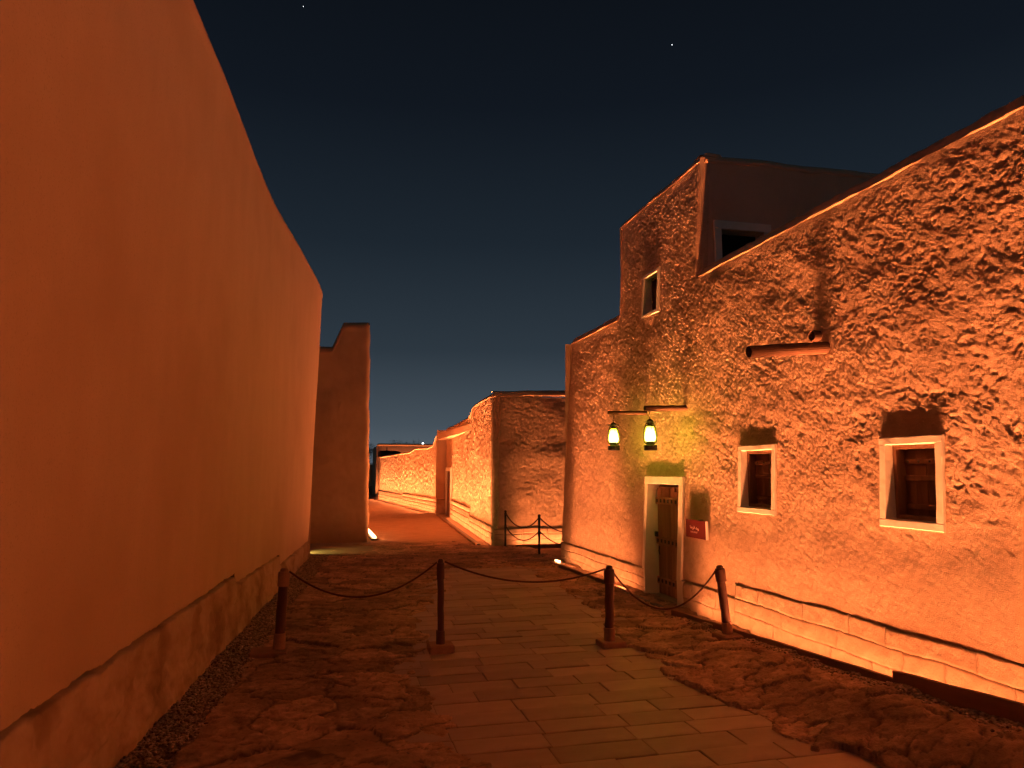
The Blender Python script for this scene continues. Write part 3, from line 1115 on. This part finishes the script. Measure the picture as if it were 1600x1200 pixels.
# ------------------------------------------------------------------ kerb boards and lamps by the house
def board(p0, p1, zb0, zt0, zb1, zt1, th, label):
    p0, p1 = Vector((*p0, 0)), Vector((*p1, 0))
    d = (p1 - p0).normalized()
    nn = Vector((d.y, -d.x, 0)) * th
    v_ = []
    n = 10
    V, F = [], []
    for i in range(n + 1):
        t = i / n
        p = p0.lerp(p1, t)
        zb, zt = zb0 + (zb1 - zb0) * t, zt0 + (zt1 - zt0) * t
        zt += .003 * math.sin(i * 2.3)
        for off, zz in ((0, zb), (0, zt - .004), (.004 / th, zt), (1 - .004 / th, zt), (1, zt - .004), (1, zb)):
            q = p + nn * off
            V.append((q.x, q.y, zz))
    for i in range(n):
        for k in range(5):
            F.append((i * 6 + k, (i + 1) * 6 + k, (i + 1) * 6 + k + 1, i * 6 + k + 1))
    F.append(tuple(range(6)))
    F.append(tuple(n * 6 + k for k in range(5, -1, -1)))
    mid = (p0 + p1) / 2
    o = mesh_obj('kerb_board', V, F, M_board, origin=(mid.x, mid.y, 0))
    tag(o, label, 'kerb board', 'kerb boards hiding the wall lights')
    return o


board((3.885, 8.02), (3.885, 4.53), -.03, .085, .12, .245, .03, 'low kerb board running from the door towards the camera')
board((3.875, 4.52), (3.875, 2.2), .10, .30, .22, .47, .035, 'taller kerb board at the right edge nearest the camera')
board((3.86, 12.85), (3.935, 11.2), -.05, .055, -.05, .06, .03, 'kerb board at the far corner of the house')
board((3.95, 11.1), (4.0, 9.62), -.05, .06, -.05, .075, .03, 'short kerb board between the far corner and the door')

PW = 12.6
PM = 6.5
PS = 3.7
FILL_WASH = 12.5  # row added to brighten the left wall across the lane
SPR = 24
TILT = (.09, 0, 1)
light_strip((3.98, 7.95, .06), (3.98, 2.2, .15), 'orange linear uplight hidden behind the kerb right of the door', PW, TILT, SPR, spill=PS, mid_row=PM, fill_wash=FILL_WASH)
light_strip((3.98, 2.1, .15), (3.98, -7.5, .2), 'orange linear uplight along the same wall behind the camera', PW, TILT, SPR, spill=PS, mid_row=PM, fill_wash=FILL_WASH)
light_strip((3.98, 9.62, .035), (3.98, 7.97, .035), 'flush linear uplight in the ground before the door', PW * 1.25, TILT, SPR)
light_strip((3.98, 12.95, .04), (3.98, 9.63, .05), 'orange linear uplight at the house corner left of the door', PW, TILT, SPR, spill=PS, mid_row=PM, fill_wash=FILL_WASH, lens=((.0, .06),))

# ------------------------------------------------------------------ left building
left = empty('mud_building', (-1, 9, 0), 'tall smooth orange mud wall with a rough plinth filling the left side', 'building')
LD = Vector((.0768, 1, 0)).normalized()
LN = (LD.y, -LD.x)
LP = (LB(-9), -9.0, 0)
LS = lambda y: (y + 9) / LD.y
L_END = LS(14.92)


def left_top(s):
    y = -9 + s * LD.y
    return np.interp(y, [-9, 5.5, 6.7, 8.3, 9.7, 12.3, 14.92], [5.42, 5.37, 5.36, 5.25, 5.22, 5.30, 5.33]) + .012 * fbm(y * .9, y * 0 + 3, 3, 141)


def left_plinth_top(s):
    y = -9 + s * LD.y
    t = np.where(y < 8.12, .60, np.where(y < 11.15, .50 - (y - 8.1) * .014, .30))
    return t + .012 * fbm(y * 4, y * 0 + 1, 4, 151) + .006 * pn(y * 23, y * 0, 155)


def left_disp(S, Z):
    return .004 * fbm(S * .7, Z * .7, 2, 143) + .0016 * fbm(S * 5, Z * 3, 4, 147, .7)


def left_bend(S, Z):
    lean = sst(L_END - 6, L_END, S) * .026 * Z
    r = .10
    t = np.clip((S - (L_END - r)) / r, 0, 1)
    tz = np.clip((Z - 5.05) / .35, 0, 1)
    return lean - r * (1 - np.sqrt(np.clip(1 - t * t, 0, 1)))


sl = np.concatenate([breaks(0, LS(2.4), .15)[:-1], breaks(LS(2.4), L_END, .03, [L_END - .12, L_END - .08, L_END - .04, LS(8.12), LS(8.121), LS(11.15), LS(11.151)])])
NZ = 110
S, T = np.meshgrid(sl, np.linspace(0, 1, NZ), indexing='ij')
Zt = left_top(S)
Zb = left_plinth_top(S) + .030 + .024 * np.abs(pn(S * 1.3, S * 0, 145)) + .008 * pn(S * 17, S * 0, 146)
Z = Zb + T * (Zt - Zb)
D = left_disp(S, Z) + left_bend(S, Z)
# rounded shoulder at the top
tt = np.clip((Z - (Zt - .12)) / .12, 0, 1)
D = D - .10 * (1 - np.sqrt(np.clip(1 - tt * tt, 0, 1))) + .012 * np.exp(-((Z - (Zt - .16)) / .03) ** 2)
P = np.stack([LP[0] + LD.x * S + LN[0] * D, LP[1] + LD.y * S + LN[1] * D, Z], -1)
mesh_obj('wall', P.reshape(-1, 3), grid_faces(len(sl), NZ), M_smooth, left, smooth=True)
# recessed core in a darker brown, showing in the gap under the plaster edge
cv = [(LP[0] + LD.x * q - LN[0] * .09, LP[1] + LD.y * q - LN[1] * .09, z_) for q in (0, L_END - .1) for z_ in (0, .75)]
mesh_obj('wall_core', cv, [(0, 2, 3, 1)], M_core, left)
# top and far end
Pt = P[:, -1]
Vv = np.concatenate([Pt, Pt + np.array([-.6, 0, -.03])])
n = len(sl)
f = np.array([(i, i + 1, n + i + 1, n + i) for i in range(n - 1)])
mesh_obj('wall_top', Vv, f, M_smooth, left, smooth=True)
relief_wall('end_wall', (LB(14.92) - .1 + .0, 14.92, 0), (-1, 0), (0, 1), breaks(-.14, 6, .1), breaks(0, 5.3, .1), small(2, .01), M_smooth, left, 0)


sl = np.concatenate([breaks(0, LS(2.4), .15)[:-1], breaks(LS(2.4), L_END + .01, .018, [LS(8.12), LS(8.121), LS(11.15), LS(11.151)])])
NZ = 40
TT = np.append(np.linspace(0, 1, NZ - 1), 1.0)
S, T = np.meshgrid(sl, TT, indexing='ij')
last = np.zeros_like(S, bool)
last[:, -1] = True
Zt = left_plinth_top(S)
Z = -.08 + T * (Zt + .08)
f1, f2, cc = cells(S * 2.1 + .3 * pn(S * 2, Z * 3, 7), Z * 5.5, 157)
D = .006 + .016 * fbm(S * 3, Z * 5, 4, 161, .7) + .022 * (_rnd[cc] - .5) * sst(0, .10, f2 - f1) + .007 * pn(S * 15, Z * 11, 163) + .004 * pn(S * 34, Z * 31, 164) + .045 * (1 - T)
D = np.where(last, -.10, D)
D = D + left_bend(S, Z) * .5
P = np.stack([LP[0] + LD.x * S + LN[0] * D, LP[1] + LD.y * S + LN[1] * D, Z], -1)
mesh_obj('plinth', P.reshape(-1, 3), grid_faces(len(sl), NZ), M_plinth, left, smooth=True)

# ------------------------------------------------------------------ pier wall at the far left
pier = empty('boundary_wall', (.2, 17.6, 0), 'dark stepped mud wall end standing behind the left building', 'wall')


def pier_top(x):
    return np.interp(x, [-6, -.07, .20, .9], [4.60, 4.60, 5.20, 5.24])


xl_ = breaks(-6, .86, .035, [-.07, .2])
NZ = 120
S, T = np.meshgrid(xl_, np.linspace(0, 1, NZ), indexing='ij')
Zt = pier_top(S)
Z = T * Zt
r = .10
t = np.clip((S - (.86 - r)) / r, 0, 1)
tt = np.clip((Z - (Zt - .14)) / .14, 0, 1)
D = .014 * fbm(S * 1.2, Z * 1.2, 2, 171) + .004 * fbm(S * 8, Z * 8, 3, 173, .7) - r * (1 - np.sqrt(np.clip(1 - t * t, 0, 1))) - .10 * (1 - np.sqrt(np.clip(1 - tt * tt, 0, 1)))
D = D + .03 * (Z < .32) + .012 * np.exp(-((Z - (Zt - .17)) / .025) ** 2) - .012 * Z
xsh = -.016 * Z * np.clip((S + .5) / 1.3, 0, 1) + .02 * fbm(Z * 2.0, Z * 0 + 1, 3, 175) * sst(.5, .86, S)
P = np.stack([S + xsh, 17.58 - D, Z], -1)
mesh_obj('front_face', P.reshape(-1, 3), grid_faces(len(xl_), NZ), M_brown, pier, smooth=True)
edge = P[-1]
# side face running up the alley
ns = 60
yy = np.linspace(0, 1, ns)
V = np.zeros((ns, NZ, 3))
for i, t_ in enumerate(yy):
    V[i] = edge + np.array([.05 * t_, 18 * t_, 0]) if False else edge + np.array([-.35 * t_, 18 * t_, 0])
V[..., 0] += .03 * fbm(V[..., 1] * 3, V[..., 2] * 3, 4, 177) * (np.linspace(0, 1, ns) > 0)[:, None]
mesh_obj('alley_face', V.reshape(-1, 3), grid_faces(ns, NZ), M_plaster, pier, smooth=True)
mb = MB().box(-6, .5, 17.75, 35.5, 4.0, 4.55)
mb.build('roof', M_smooth, pier)
m = MB()
pt = P[:, -1]
mesh_obj('wall_top', np.concatenate([pt, pt + np.array([0, .5, -.02])]), np.array([(i, i + 1, len(xl_) + i + 1, len(xl_) + i) for i in range(len(xl_) - 1)]), M_smooth, pier, smooth=True)
light_strip((1.00, 17.75, .09), (.93, 20.5, .09), 'bright short floodlight bar at the foot of the dark wall end', 80, (-.05, 0, 1), 150, .09, lens=((.0, .42), (.48, .95)))

# yellow lamp behind the left building's corner
yl = empty('ground_lamp', (-.85, 15.55, .015), 'yellow ground lamp tucked behind the left building corner', 'lamp')
MB().lathe((-.85, 15.55, .015), [(.05, 0), (.055, .01), (.055, .12), (.06, .125), (.06, .15), (.02, .155)], 16).build('body', M_iron, yl)
ld = bpy.data.lights.new('bulb', 'SPOT')
ld.spot_size = R(75)
ld.spot_blend = .8
ld.energy = 60.0
ld.color = (1, .72, .16)
ld.shadow_soft_size = .04
lo = bpy.data.objects.new('bulb', ld)
lo.location = (.0, .0, .19)
lo.rotation_euler = Vector((1.0, .25, -.16)).to_track_quat('-Z', 'Y').to_euler()
col.objects.link(lo)
lo.parent = yl

# ------------------------------------------------------------------ middle building
mid = empty('corner_house', (3.55, 16.2, 0), 'glowing mud house on the alley corner behind the thin rope posts', 'house')
MF = 16.2


def mid_disp(S, Z):
    a = R(-20)
    u = S * math.cos(a) + Z * math.sin(a)
    v_ = -S * math.sin(a) + Z * math.cos(a)
    return .0042 * fbm(u * 10, v_ * 12, 4, 181, .85) + .024 * fbm(S * .9, Z * 1.1, 2, 185) * sst(0, .3, S) * sst(.35, 1.1, Z)


MT = 3.36


def mid_bend(S, Z):
    r = .12
    t = np.clip((r - S) / r, 0, 1)
    return -r * (1 - np.sqrt(np.clip(1 - t * t, 0, 1)))


relief_wall('front_face', (3.50, MF, 0), (1, 0), (0, -1), breaks(0, 3.5, .022, [.04, .08, .12]), breaks(.3, MT, .022), mid_disp, M_plaster, mid, .012, None, mid_bend)
MDv = Vector((4.2 - 3.51, 28.06 - 16.2, 0))
ML = MDv.length
MDv.normalize()


def mid_top(s):
    y = 16.2 + s * MDv.y
    return np.interp(y, [16.2, 18.3, 20.2, 21.0, 25.9, 27.3, 28.1], [3.37, 3.42, 3.40, 3.16, 3.16, 3.20, 3.20])


sl = breaks(0, ML, .035)
NZ = 110
S, T = np.meshgrid(sl, np.linspace(0, 1, NZ), indexing='ij')
Zt = mid_top(S)
Z = .3 + T * (Zt - .3)
D = .012 * fbm(S * 11, Z * 8, 3, 191, .9) + .02 * fbm(S * .9, Z * .9, 2, 195) * sst(.4, 1.2, Z) - .012 * Z
t = np.clip((.12 - S) / .12, 0, 1)
D = D - .12 * (1 - np.sqrt(np.clip(1 - t * t, 0, 1)))
P = np.stack([3.51 + MDv.x * S - MDv.y * D, 16.2 + MDv.y * S + MDv.x * D, Z], -1)
# keep the door opening near the far end
mask = ~((S[:-1, :-1] > 9.6) & (S[:-1, :-1] < 11.2) & (Z[:-1, :-1] < 1.62))
f = grid_faces(len(sl), NZ, mask)
vv, f = compact(P.reshape(-1, 3), f[:, ::-1])
mesh_obj('alley_face', vv, f, M_plaster, mid, smooth=True)
# parapet caps
V = []
for i in range(4, len(sl)):
    b = P[i, -1]
    for o_, z_ in [(-.02, -.03), (.012, -.01), (.014, .01), (-.03, .07), (-.09, .10), (-.3, .09)]:
        V.append((b[0] - MDv.y * o_, b[1] + MDv.x * o_, b[2] + z_))
mesh_obj('parapet', np.array(V), grid_faces(len(sl) - 4, 6), M_smooth, mid, smooth=True)
V = []
xs_ = breaks(3.52, 7, .05)
for i, xx in enumerate(xs_):
    dz = .015 * float(fbm(np.array(xx * 1.4), np.array(1.), 3, 197)) + .03 * (xx - 3.5)
    for o_, z_ in [(-.05, -.03), (.015, -.01), (.02, .01), (.005, .05), (-.01, .10), (-.05, .125), (-.10, .13), (-.3, .12)]:
        V.append((xx, MF + .04 - o_, MT + z_ + dz))
mesh_obj('parapet', np.array(V), grid_faces(len(xs_), 8)[:, ::-1], M_smooth, mid, smooth=True)
MB().box(3.8, 7, 16.5, 27.5, 2.8, 3.0).build('roof', M_smooth, mid)
# doorway at the far end of the alley face
pA = Vector((3.51, 16.2, 0)) + MDv * 9.6
nA = Vector((-MDv.y, MDv.x, 0))
dwm = MB()


def alley_box(m, s0, s1, o0, o1, z0, z1):
    c_ = []
    for s_, o_ in ((s0, o0), (s1, o0), (s1, o1), (s0, o1)):
        p = Vector((3.51, 16.2, 0)) + MDv * s_ + nA * o_
        c_.append((p.x, p.y))
    m.add([(*q, z0) for q in c_] + [(*q, z1) for q in c_], [(3, 2, 1, 0), (4, 5, 6, 7), (0, 1, 5, 4), (1, 2, 6, 5), (2, 3, 7, 6), (3, 0, 4, 7)])


for q in ((9.45, 9.6, -.06, .035, .0, 1.62), (11.2, 11.35, -.06, .035, .0, 1.62), (9.45, 11.35, -.06, .036, 1.62, 1.76)):
    m = MB()
    alley_box(m, *q)
    m.build('door_frame', M_frame, mid)
m = MB()
alley_box(m, 9.6, 11.2, -.08, -.03, 0, 1.62)
m.build('door', M_wood, mid)


# plinth stones
def plinth_wall(base, dv, L0, L1, zs, parent, seed, lens, skip=None, out=1, bulge=.026):
    k = seed
    for zi in range(len(zs) - 1):
        s = L0
        while s < L1 - .05:
            ln = rs.uniform(*lens)
            if s + ln > L1 - lens[0]:
                ln = L1 - s
            if not (skip and s + ln > skip[0] and s < skip[1]):
                stone(s + .012, s + ln - .012, zs[zi] + .004, zs[zi + 1] - .004, 0, .08, k, parent, base=(base[0] + dv.y * 0 - dv.y * bulge * out, base[1] + dv.x * bulge * out), dvec=(dv.x, dv.y), outdir=out, nu=9)
            k += 3
            s += ln


plinth_wall((3.51, 16.2), MDv, .0, 4.1, [-.03, .14, .28, .42], mid, 500, (.3, .55))
plinth_wall((3.51, 16.2), MDv, 4.1, 9.45, [-.03, .16, .34, .50, .64], mid, 600, (.32, .55))
m = MB()
alley_box(m, .02, 9.45, -.15, -.012, -.05, .40)
m.build('plinth_core', M_mortar, mid)
m = MB()
alley_box(m, 4.1, 9.45, -.15, -.012, .40, .60)
m.build('plinth_core', M_mortar, mid)
k = 700
for z0_, z1_ in ((-.03, .13), (.13, .25), (.25, .375)):
    x = 3.52
    while x < 6:
        ln = rs.uniform(.35, .7)
        stone(x + .004, x + ln - .004, z0_ + .003, z1_ - .003, 0, .08, k, mid, base=(0, MF - .022), dvec=(1, 0), outdir=-1)
        k += 3
        x += ln
MB().box(3.6, 6, MF + .0, MF + .2, -.05, .35).build('plinth_core', M_mortar, mid)

o = MB().box(3.95, 5.6, 15.86, 15.89, -.05, .045, .004).build('kerb_board', M_board, origin=(4.7, 15.87, 0))
tag(o, 'kerb board below the corner house front behind the rope posts', 'kerb board', 'kerb boards hiding the wall lights')
light_strip((4.05, 15.98, .035), (6.5, 15.98, .035), 'orange linear uplight at the corner house front', 3.4, (0, .08, 1), 28, spill=6, mid_row=5)
A = Vector((3.51, 16.2, .04)) + nA * .28
board(((A + nA * .12 + MDv * .2).x, (A + nA * .12 + MDv * .2).y), ((A + nA * .12 + MDv * 11).x, (A + nA * .12 + MDv * 11).y), -.05, .06, -.05, .06, .03, 'long low kerb board along the corner house in the alley')
light_strip(A + MDv * .2, A + MDv * 9.3, 'orange linear uplight along the corner house in the alley', 8, nA * -.10 + Vector((0, 0, 1)), 28, spill=8, mid_row=16, fill_wash=50, fill_wash_dir=nA * .8 + Vector((0, 0, 1)))  # last row added to brighten the alley floor

# ------------------------------------------------------------------ far alley wall
far = empty('alley_wall', (3.5, 34, 0), 'low glowing mud wall farther up the alley with a raised near end', 'wall')
FA, FB = Vector((3.92, 28.14, 0)), Vector((2.54, 42.6, 0))
FD = (FB - FA)
FL = FD.length
FD.normalize()
FN = Vector((-FD.y, FD.x, 0))


def far_top(s):
    y = 28.14 + s * FD.y
    return np.interp(y, [28.1, 28.5, 29.1, 30, 32.5, 33.6, 41.4, 42.6], [3.12, 2.95, 2.60, 2.54, 2.57, 2.44, 2.36, 2.34])


sl = breaks(0, FL, .07)
NZ = 60
S, T = np.meshgrid(sl, np.linspace(0, 1, NZ), indexing='ij')
Zt = far_top(S)
Z = T * Zt
D = .018 * fbm(S * 8, Z * 6.5, 3, 201, .9) - .012 * Z
P = np.stack([FA.x + FD.x * S + FN.x * D, FA.y + FD.y * S + FN.y * D, Z], -1)
mesh_obj('alley_face', P.reshape(-1, 3), grid_faces(len(sl), NZ)[:, ::-1], M_plaster, far, smooth=True)
V = []
for i in range(len(sl)):
    b = P[i, -1]
    for o_, z_ in [(-.02, -.03), (.03, -.01), (.03, .02), (-.06, .07), (-.3, .06), (-.3, -.5)]:
        V.append((b[0] + FN.x * o_, b[1] + FN.y * o_, b[2] + z_))
mesh_obj('coping', np.array(V), grid_faces(len(sl), 6), M_smooth, far, smooth=True)
# raised near end facing the lane
zs_ = np.linspace(0, 3.2, 50)
xsn = np.linspace(3.86, 5.2, 30)
S, Z = np.meshgrid(xsn, zs_, indexing='ij')
P = np.stack([S + .04 * sst(2.6, 3.2, Z) * 0 + .05 * np.clip(Z - 2.8, 0, 1), 28.12 - .02 * fbm(S * 2, Z * 2, 3, 205) + .012 * Z, Z], -1)
mesh_obj('end_face', P.reshape(-1, 3), grid_faces(30, 50), M_smooth, far, smooth=True)
MB().box(3.86, 5.2, 27.95, 28.11, 0, .55, .02).build('end_plinth', M_plinth, far)
plinth_wall((FA.x, FA.y), FD, 0, 7.0, [-.03, .14, .29, .44, .58], far, 900, (.4, .65), out=1)
plinth_wall((FA.x, FA.y), FD, 7.0, FL, [-.03, .16, .33, .50], far, 1100, (.45, .7), out=1)
light_strip(FA + FN * .28 + FD * .3 + Vector((0, 0, .04)), FA + FN * .28 + FD * (FL - .5) + Vector((0, 0, .04)), 'orange linear uplight along the far alley wall', 6.5, FN * -.12 + Vector((0, 0, 1)), 30, spill=8, mid_row=14, fill_wash=50, fill_wash_dir=FN * .8 + Vector((0, 0, 1)))  # last row added here too, lifting the alley floor

# ------------------------------------------------------------------ far building, canopy, low wall, tree, lamps
fb = empty('far_house', (4, 46, 0), 'flat-topped mud house closing the end of the alley', 'house')
relief_wall('front_face', (2.6, 46, 0), (1, 0), (0, -1), breaks(0, 5, .08), breaks(0, 3.2, .08), lambda S, Z: .03 * fbm(S * 1.5, Z * 1.5, 4, 211) - .1 * (1 - sst(0, .2, S)), M_smooth, fb, .0)
MB().box(2.68, 7.6, 46.05, 52, 0, 3.18, .06).build('block', M_smooth, fb)
MB().box(2.64, 7.6, 45.95, 46.3, 3.14, 3.28, .05).build('parapet', M_smooth, fb)
Each('door_frame', M_frame, fb).box(2.74, 2.84, 45.86, 46.1, -.05, 1.5, .01).box(2.841, 3.0, 45.86, 46.1, 1.4, 1.5, .01)
MB().box(2.84, 3.1, 45.95, 46.02, -.05, 1.39).build('doorway', M_dark, fb)
light_strip((2.3, 45.5, .04), (6.5, 45.5, .04), 'orange uplight at the foot of the far house', 22, (0, .3, 1), 120)
lw = empty('low_wall', (1.8, 52, 0), 'dim low mud wall beyond the alley between the dark wall end and far house', 'wall')
relief_wall('face', (-3, 52, 0), (1, 0), (0, -1), breaks(0, 6.5, .15), breaks(0, 2.0, .1), small(2, .03), M_smooth, lw, 0)
MB().box(-3, 3.5, 52.05, 52.4, 0, 2.02, .04).build('wall', M_smooth, lw)
MB().box(-3, 3.5, 51.5, 51.97, -.05, .55, .04).build('plinth', M_plinth, lw)
cp = empty('canopy', (3.3, 44, 0), 'black flat canopy showing above the far alley wall', 'canopy')
m = MB()
m.add([(2.62, 43.2, 2.45), (4.25, 43.2, 2.45), (3.75, 43.2, 2.72), (3.5, 43.2, 2.76), (2.66, 43.2, 2.77), (2.62, 43.2, 2.72)], [tuple(range(6))])
m.add([(2.62, 44.8, 2.45), (4.25, 44.8, 2.45), (3.75, 44.8, 2.72), (3.5, 44.8, 2.76), (2.66, 44.8, 2.77), (2.62, 44.8, 2.72)], [tuple(range(5, -1, -1))])
for i in range(6):
    j = (i + 1) % 6
    m.f.append((i, i + 6, j + 6, j))
m.build('sheet', M_cloth, cp)
for px_ in (2.75, 4.0):
    MB().tube([(px_, 43.9, 0), (px_, 43.9, 2.46)], .03, 8).build('pole', M_iron, cp)
MB().tube([(3.06, 43.6, 2.75), (3.06, 43.6, 2.98)], .025, 6).build('finial', M_iron, cp)


def tree(x, y, h, w_, seed, label):
    e = empty('tree', (x, y, 0), label, 'tree', 'dark trees beyond the alley')
    rr_ = random.Random(seed)
    m = MB().tube([(x, y, 0), (x + .05, y, h * .3), (x - .04, y + .1, h * .6), (x, y, h * .9)], [.14, .11, .08, .03], 9)
    for k in range(7):
        a = k * .9
        z0 = h * (.35 + .06 * k)
        m.tube([(x, y, z0), (x + math.cos(a) * w_ * .35, y + math.sin(a) * w_ * .35, z0 + .35), (x + math.cos(a) * w_ * .6, y + math.sin(a) * w_ * .6, z0 + .8)], [.05, .03, .012], 6)
    m.build('trunk', M_bark, e)
    m = MB()
    for c_ in range(60):
        cx, cy, cz = x + rr_.gauss(0, w_ * .4), y + rr_.gauss(0, w_ * .4), h * rr_.uniform(.35, 1.02)
        for k in range(45):
            px_, py_, pz_ = cx + rr_.gauss(0, .2), cy + rr_.gauss(0, .2), cz + rr_.gauss(0, .17)
            s_ = rr_.uniform(.03, .07)
            d1 = Vector((rr_.gauss(0, 1), rr_.gauss(0, 1), rr_.gauss(0, 1))).normalized() * s_
            d2 = d1.cross(Vector((rr_.gauss(0, 1), rr_.gauss(0, 1), rr_.gauss(0, 1)))).normalized() * s_ * .55
            p = Vector((px_, py_, pz_))
            m.add([p - d1, p + d2, p + d1, p - d2], [(0, 1, 2, 3)])
    tag(m.build('crown', M_leaf, e), kind='stuff')


tree(2.45, 60, 3.55, 1.5, 3, 'dark leafy tree seen in the gap beside the far house')
tree(5.9, 66, 4.0, 1.6, 5, 'dark tree top just showing over the far house roof')


def far_lamp(x, y, z, label, s):
    e = empty('street_lamp', (x, y, 0), label, 'street lamp', 'distant white lamps')
    MB().tube([(x, y, 0), (x, y, z)], [.07, .04], 8).build('pole', M_iron, e)
    MB().lathe((x, y, z), [(.02, 0), (s, .03), (s, s), (s * .5, s * 1.4)], 12).build('lamp_head', M_farlamp, e)


M_farlamp = emit_mat('distant_lamp_glow', (.9, .95, 1.0), 12)
far_lamp(10.68, 90, 4.75, 'tiny white lamp just above the far house roof', .10)
far_lamp(2.06, 56, 2.42, 'small white lamp in front of the dark tree at the alley end', .08)


# ------------------------------------------------------------------ rope barrier in the lane
def rope_post(base, top, r, style, label):
    base, top = Vector(base), Vector(top)
    e = empty('rope_post', base, label, 'post', 'wooden rope posts across the lane')
    h = (top - base).length
    d = (top - base).normalized()
    at = lambda t: base + d * (h * t)
    n = 9
    rr_ = random.Random(int(base.x * 100))
    pts = [at(.08 + .86 * i / n) + Vector((rr_.uniform(-.003, .003), rr_.uniform(-.003, .003), 0)) for i in range(n + 1)]
    MB().tube(pts, [r * (1 + rr_.uniform(-.05, .05)) for _ in pts], 14, True, .05, 3).build('shaft', M_post, e, smooth=True)
    MB().tube([at(.78), at(.785), at(.90), at(.955), at(.96), at(.985), at(1.0)], [r * 1.05, r * 1.2, r * 1.22, r * 1.12, r * .8, r * .78, r * .55], 16, True, .03, 4).build('top_collar', M_post if style != 'pale' else M_collar, e, smooth=False)
    MB().tube([at(.04), at(.05), at(.22), at(.225)], [r * 1.3, r * 1.26, r * 1.16, r * 1.0], 16, True, .02, 5).build('bottom_collar', M_collar if style != 'dark' else M_post, e, smooth=False)
    return e


P1 = ((-.44, 7.30, .02), (-.415, 7.32, .775))
P2 = ((1.03, 7.03, .0), (1.02, 7.05, .85))
P3 = ((2.655, 6.89, .0), (2.67, 6.91, .755))
P4 = ((3.763, 6.594, .075), (3.69, 6.59, .765))
e = rope_post(P1[0], P1[1], .045, 'pale', 'leaning rope post nearest the left wall')
MB().box(-.69, -.36, 7.17, 7.43, -.03, .045, .008).build('base_plate', M_collar, e)
e = rope_post(P2[0], P2[1], .031, 'dark', 'thin rope post on a thick block at the left edge of the paving')
MB().box(.91, 1.145, 6.93, 7.15, -.0, .075, .01).build('base_block', M_collar, e)
MB().box(.985, 1.0, 7.01, 7.05, .07, .2, .004).build('wedge', M_post, e)
e = rope_post(P3[0], P3[1], .044, 'mid', 'rope post standing on the right part of the paving')
MB().box(2.55, 2.79, 6.78, 7.0, -.01, .05, .008).build('base_plate', M_collar, e)
e = rope_post(P4[0], P4[1], .042, 'mid', 'rope post tilting towards the path beside the kerb board')
MB().box(3.645, 3.868, 6.47, 6.71, .03, .12, .015).build('base_plate', M_collar, e)


def rope(a, b, low, r, label, group, n=28, name='rope'):
    a, b = Vector(a), Vector(b)
    pts = []
    # parabola through both ends whose lowest point has height `low`
    ha, hb = math.sqrt(max(a.z - low, 1e-4)), math.sqrt(max(b.z - low, 1e-4))
    for i in range(n + 1):
        t = i / n
        q = (-ha + (ha + hb) * t)
        p = a.lerp(b, t)
        p.z = low + q * q
        pts.append(p)
    o = MB().tube(pts, r, 8, True).build(name, M_rope, origin=tuple((a + b) / 2), smooth=True)
    tag(o, label, 'rope', group)
    return o


G1 = 'sagging ropes of the lane barrier'
rope((-.37, 7.31, .745), (.985, 7.05, .82), .505, .0085, 'rope sagging between the left two lane posts', G1)
rope((1.06, 7.05, .825), (2.625, 6.91, .725), .615, .0085, 'rope sagging across the paving between the middle two posts', G1)
rope((2.715, 6.90, .68), (3.66, 6.60, .725), .345, .0085, 'rope hanging low in front of the door', G1)


def thin_post(x, y, label, h=.775):
    e = empty('barrier_post', (x, y, 0), label, 'post', 'thin dark posts by the corner house')
    MB().tube([(x, y, 0), (x, y, h)], .023, 10).build('shaft', M_iron, e, smooth=True)
    MB().lathe((x, y, 0), [(.028, h - .03), (.03, h - .01), (.026, h + .008), (.01, h + .014)], 12).build('cap', M_iron, e)
    for zz in (.72, .45):
        MB().lathe((x, y, zz), [(.028, -.01), (.028, .01)], 10).build('ring', M_iron, e)


thin_post(3.75, 16.0, 'thin dark post against the corner house front')
thin_post(4.08, 14.41, 'thin dark post standing in front of the corner house wall')
thin_post(5.05, 13.75, 'thin dark post hidden behind the house corner')
G2 = 'double ropes of the thin posts'
rope((3.75, 16.0, .735), (4.08, 14.41, .73), .47, .012, 'upper rope between the two thin posts', G2)
rope((3.75, 16.0, .45), (4.08, 14.41, .46), .21, .012, 'lower rope between the two thin posts', G2)
rope((4.08, 14.41, .73), (5.05, 13.75, .73), .45, .012, 'upper rope running from the thin post behind the house corner', G2)
rope((4.08, 14.41, .46), (5.05, 13.75, .46), .19, .012, 'lower rope running from the thin post behind the house corner', G2)

# ------------------------------------------------------------------ stars
M_star = emit_mat('starlight', (.9, .95, 1.0), 2.5)


def star(px_, py_, dist, r, label):
    Fp = 1140.0
    pit, psi = R(6.654), R(13.71)
    a, b, c_ = px_ - 800, Fp, -(py_ - 600)
    b, c_ = b * math.cos(pit) - c_ * math.sin(pit), b * math.sin(pit) + c_ * math.cos(pit)
    a, b = a * math.cos(psi) + b * math.sin(psi), -a * math.sin(psi) + b * math.cos(psi)
    v_ = Vector((a, b, c_)).normalized() * dist + Vector((0, 0, 1.7))
    o = MB().lathe((v_.x, v_.y, v_.z), [(r * .1, -r), (r * .8, -r * .6), (r, 0), (r * .8, r * .6), (r * .1, r)], 8).build('star', M_star, origin=tuple(v_))
    tag(o, label, 'star', 'bright stars')


star(1050, 70, 3000, 1.5, 'bright star high above the tower')
star(474, 10, 3000, 1.2, 'faint star at the top edge of the sky near the left wall')
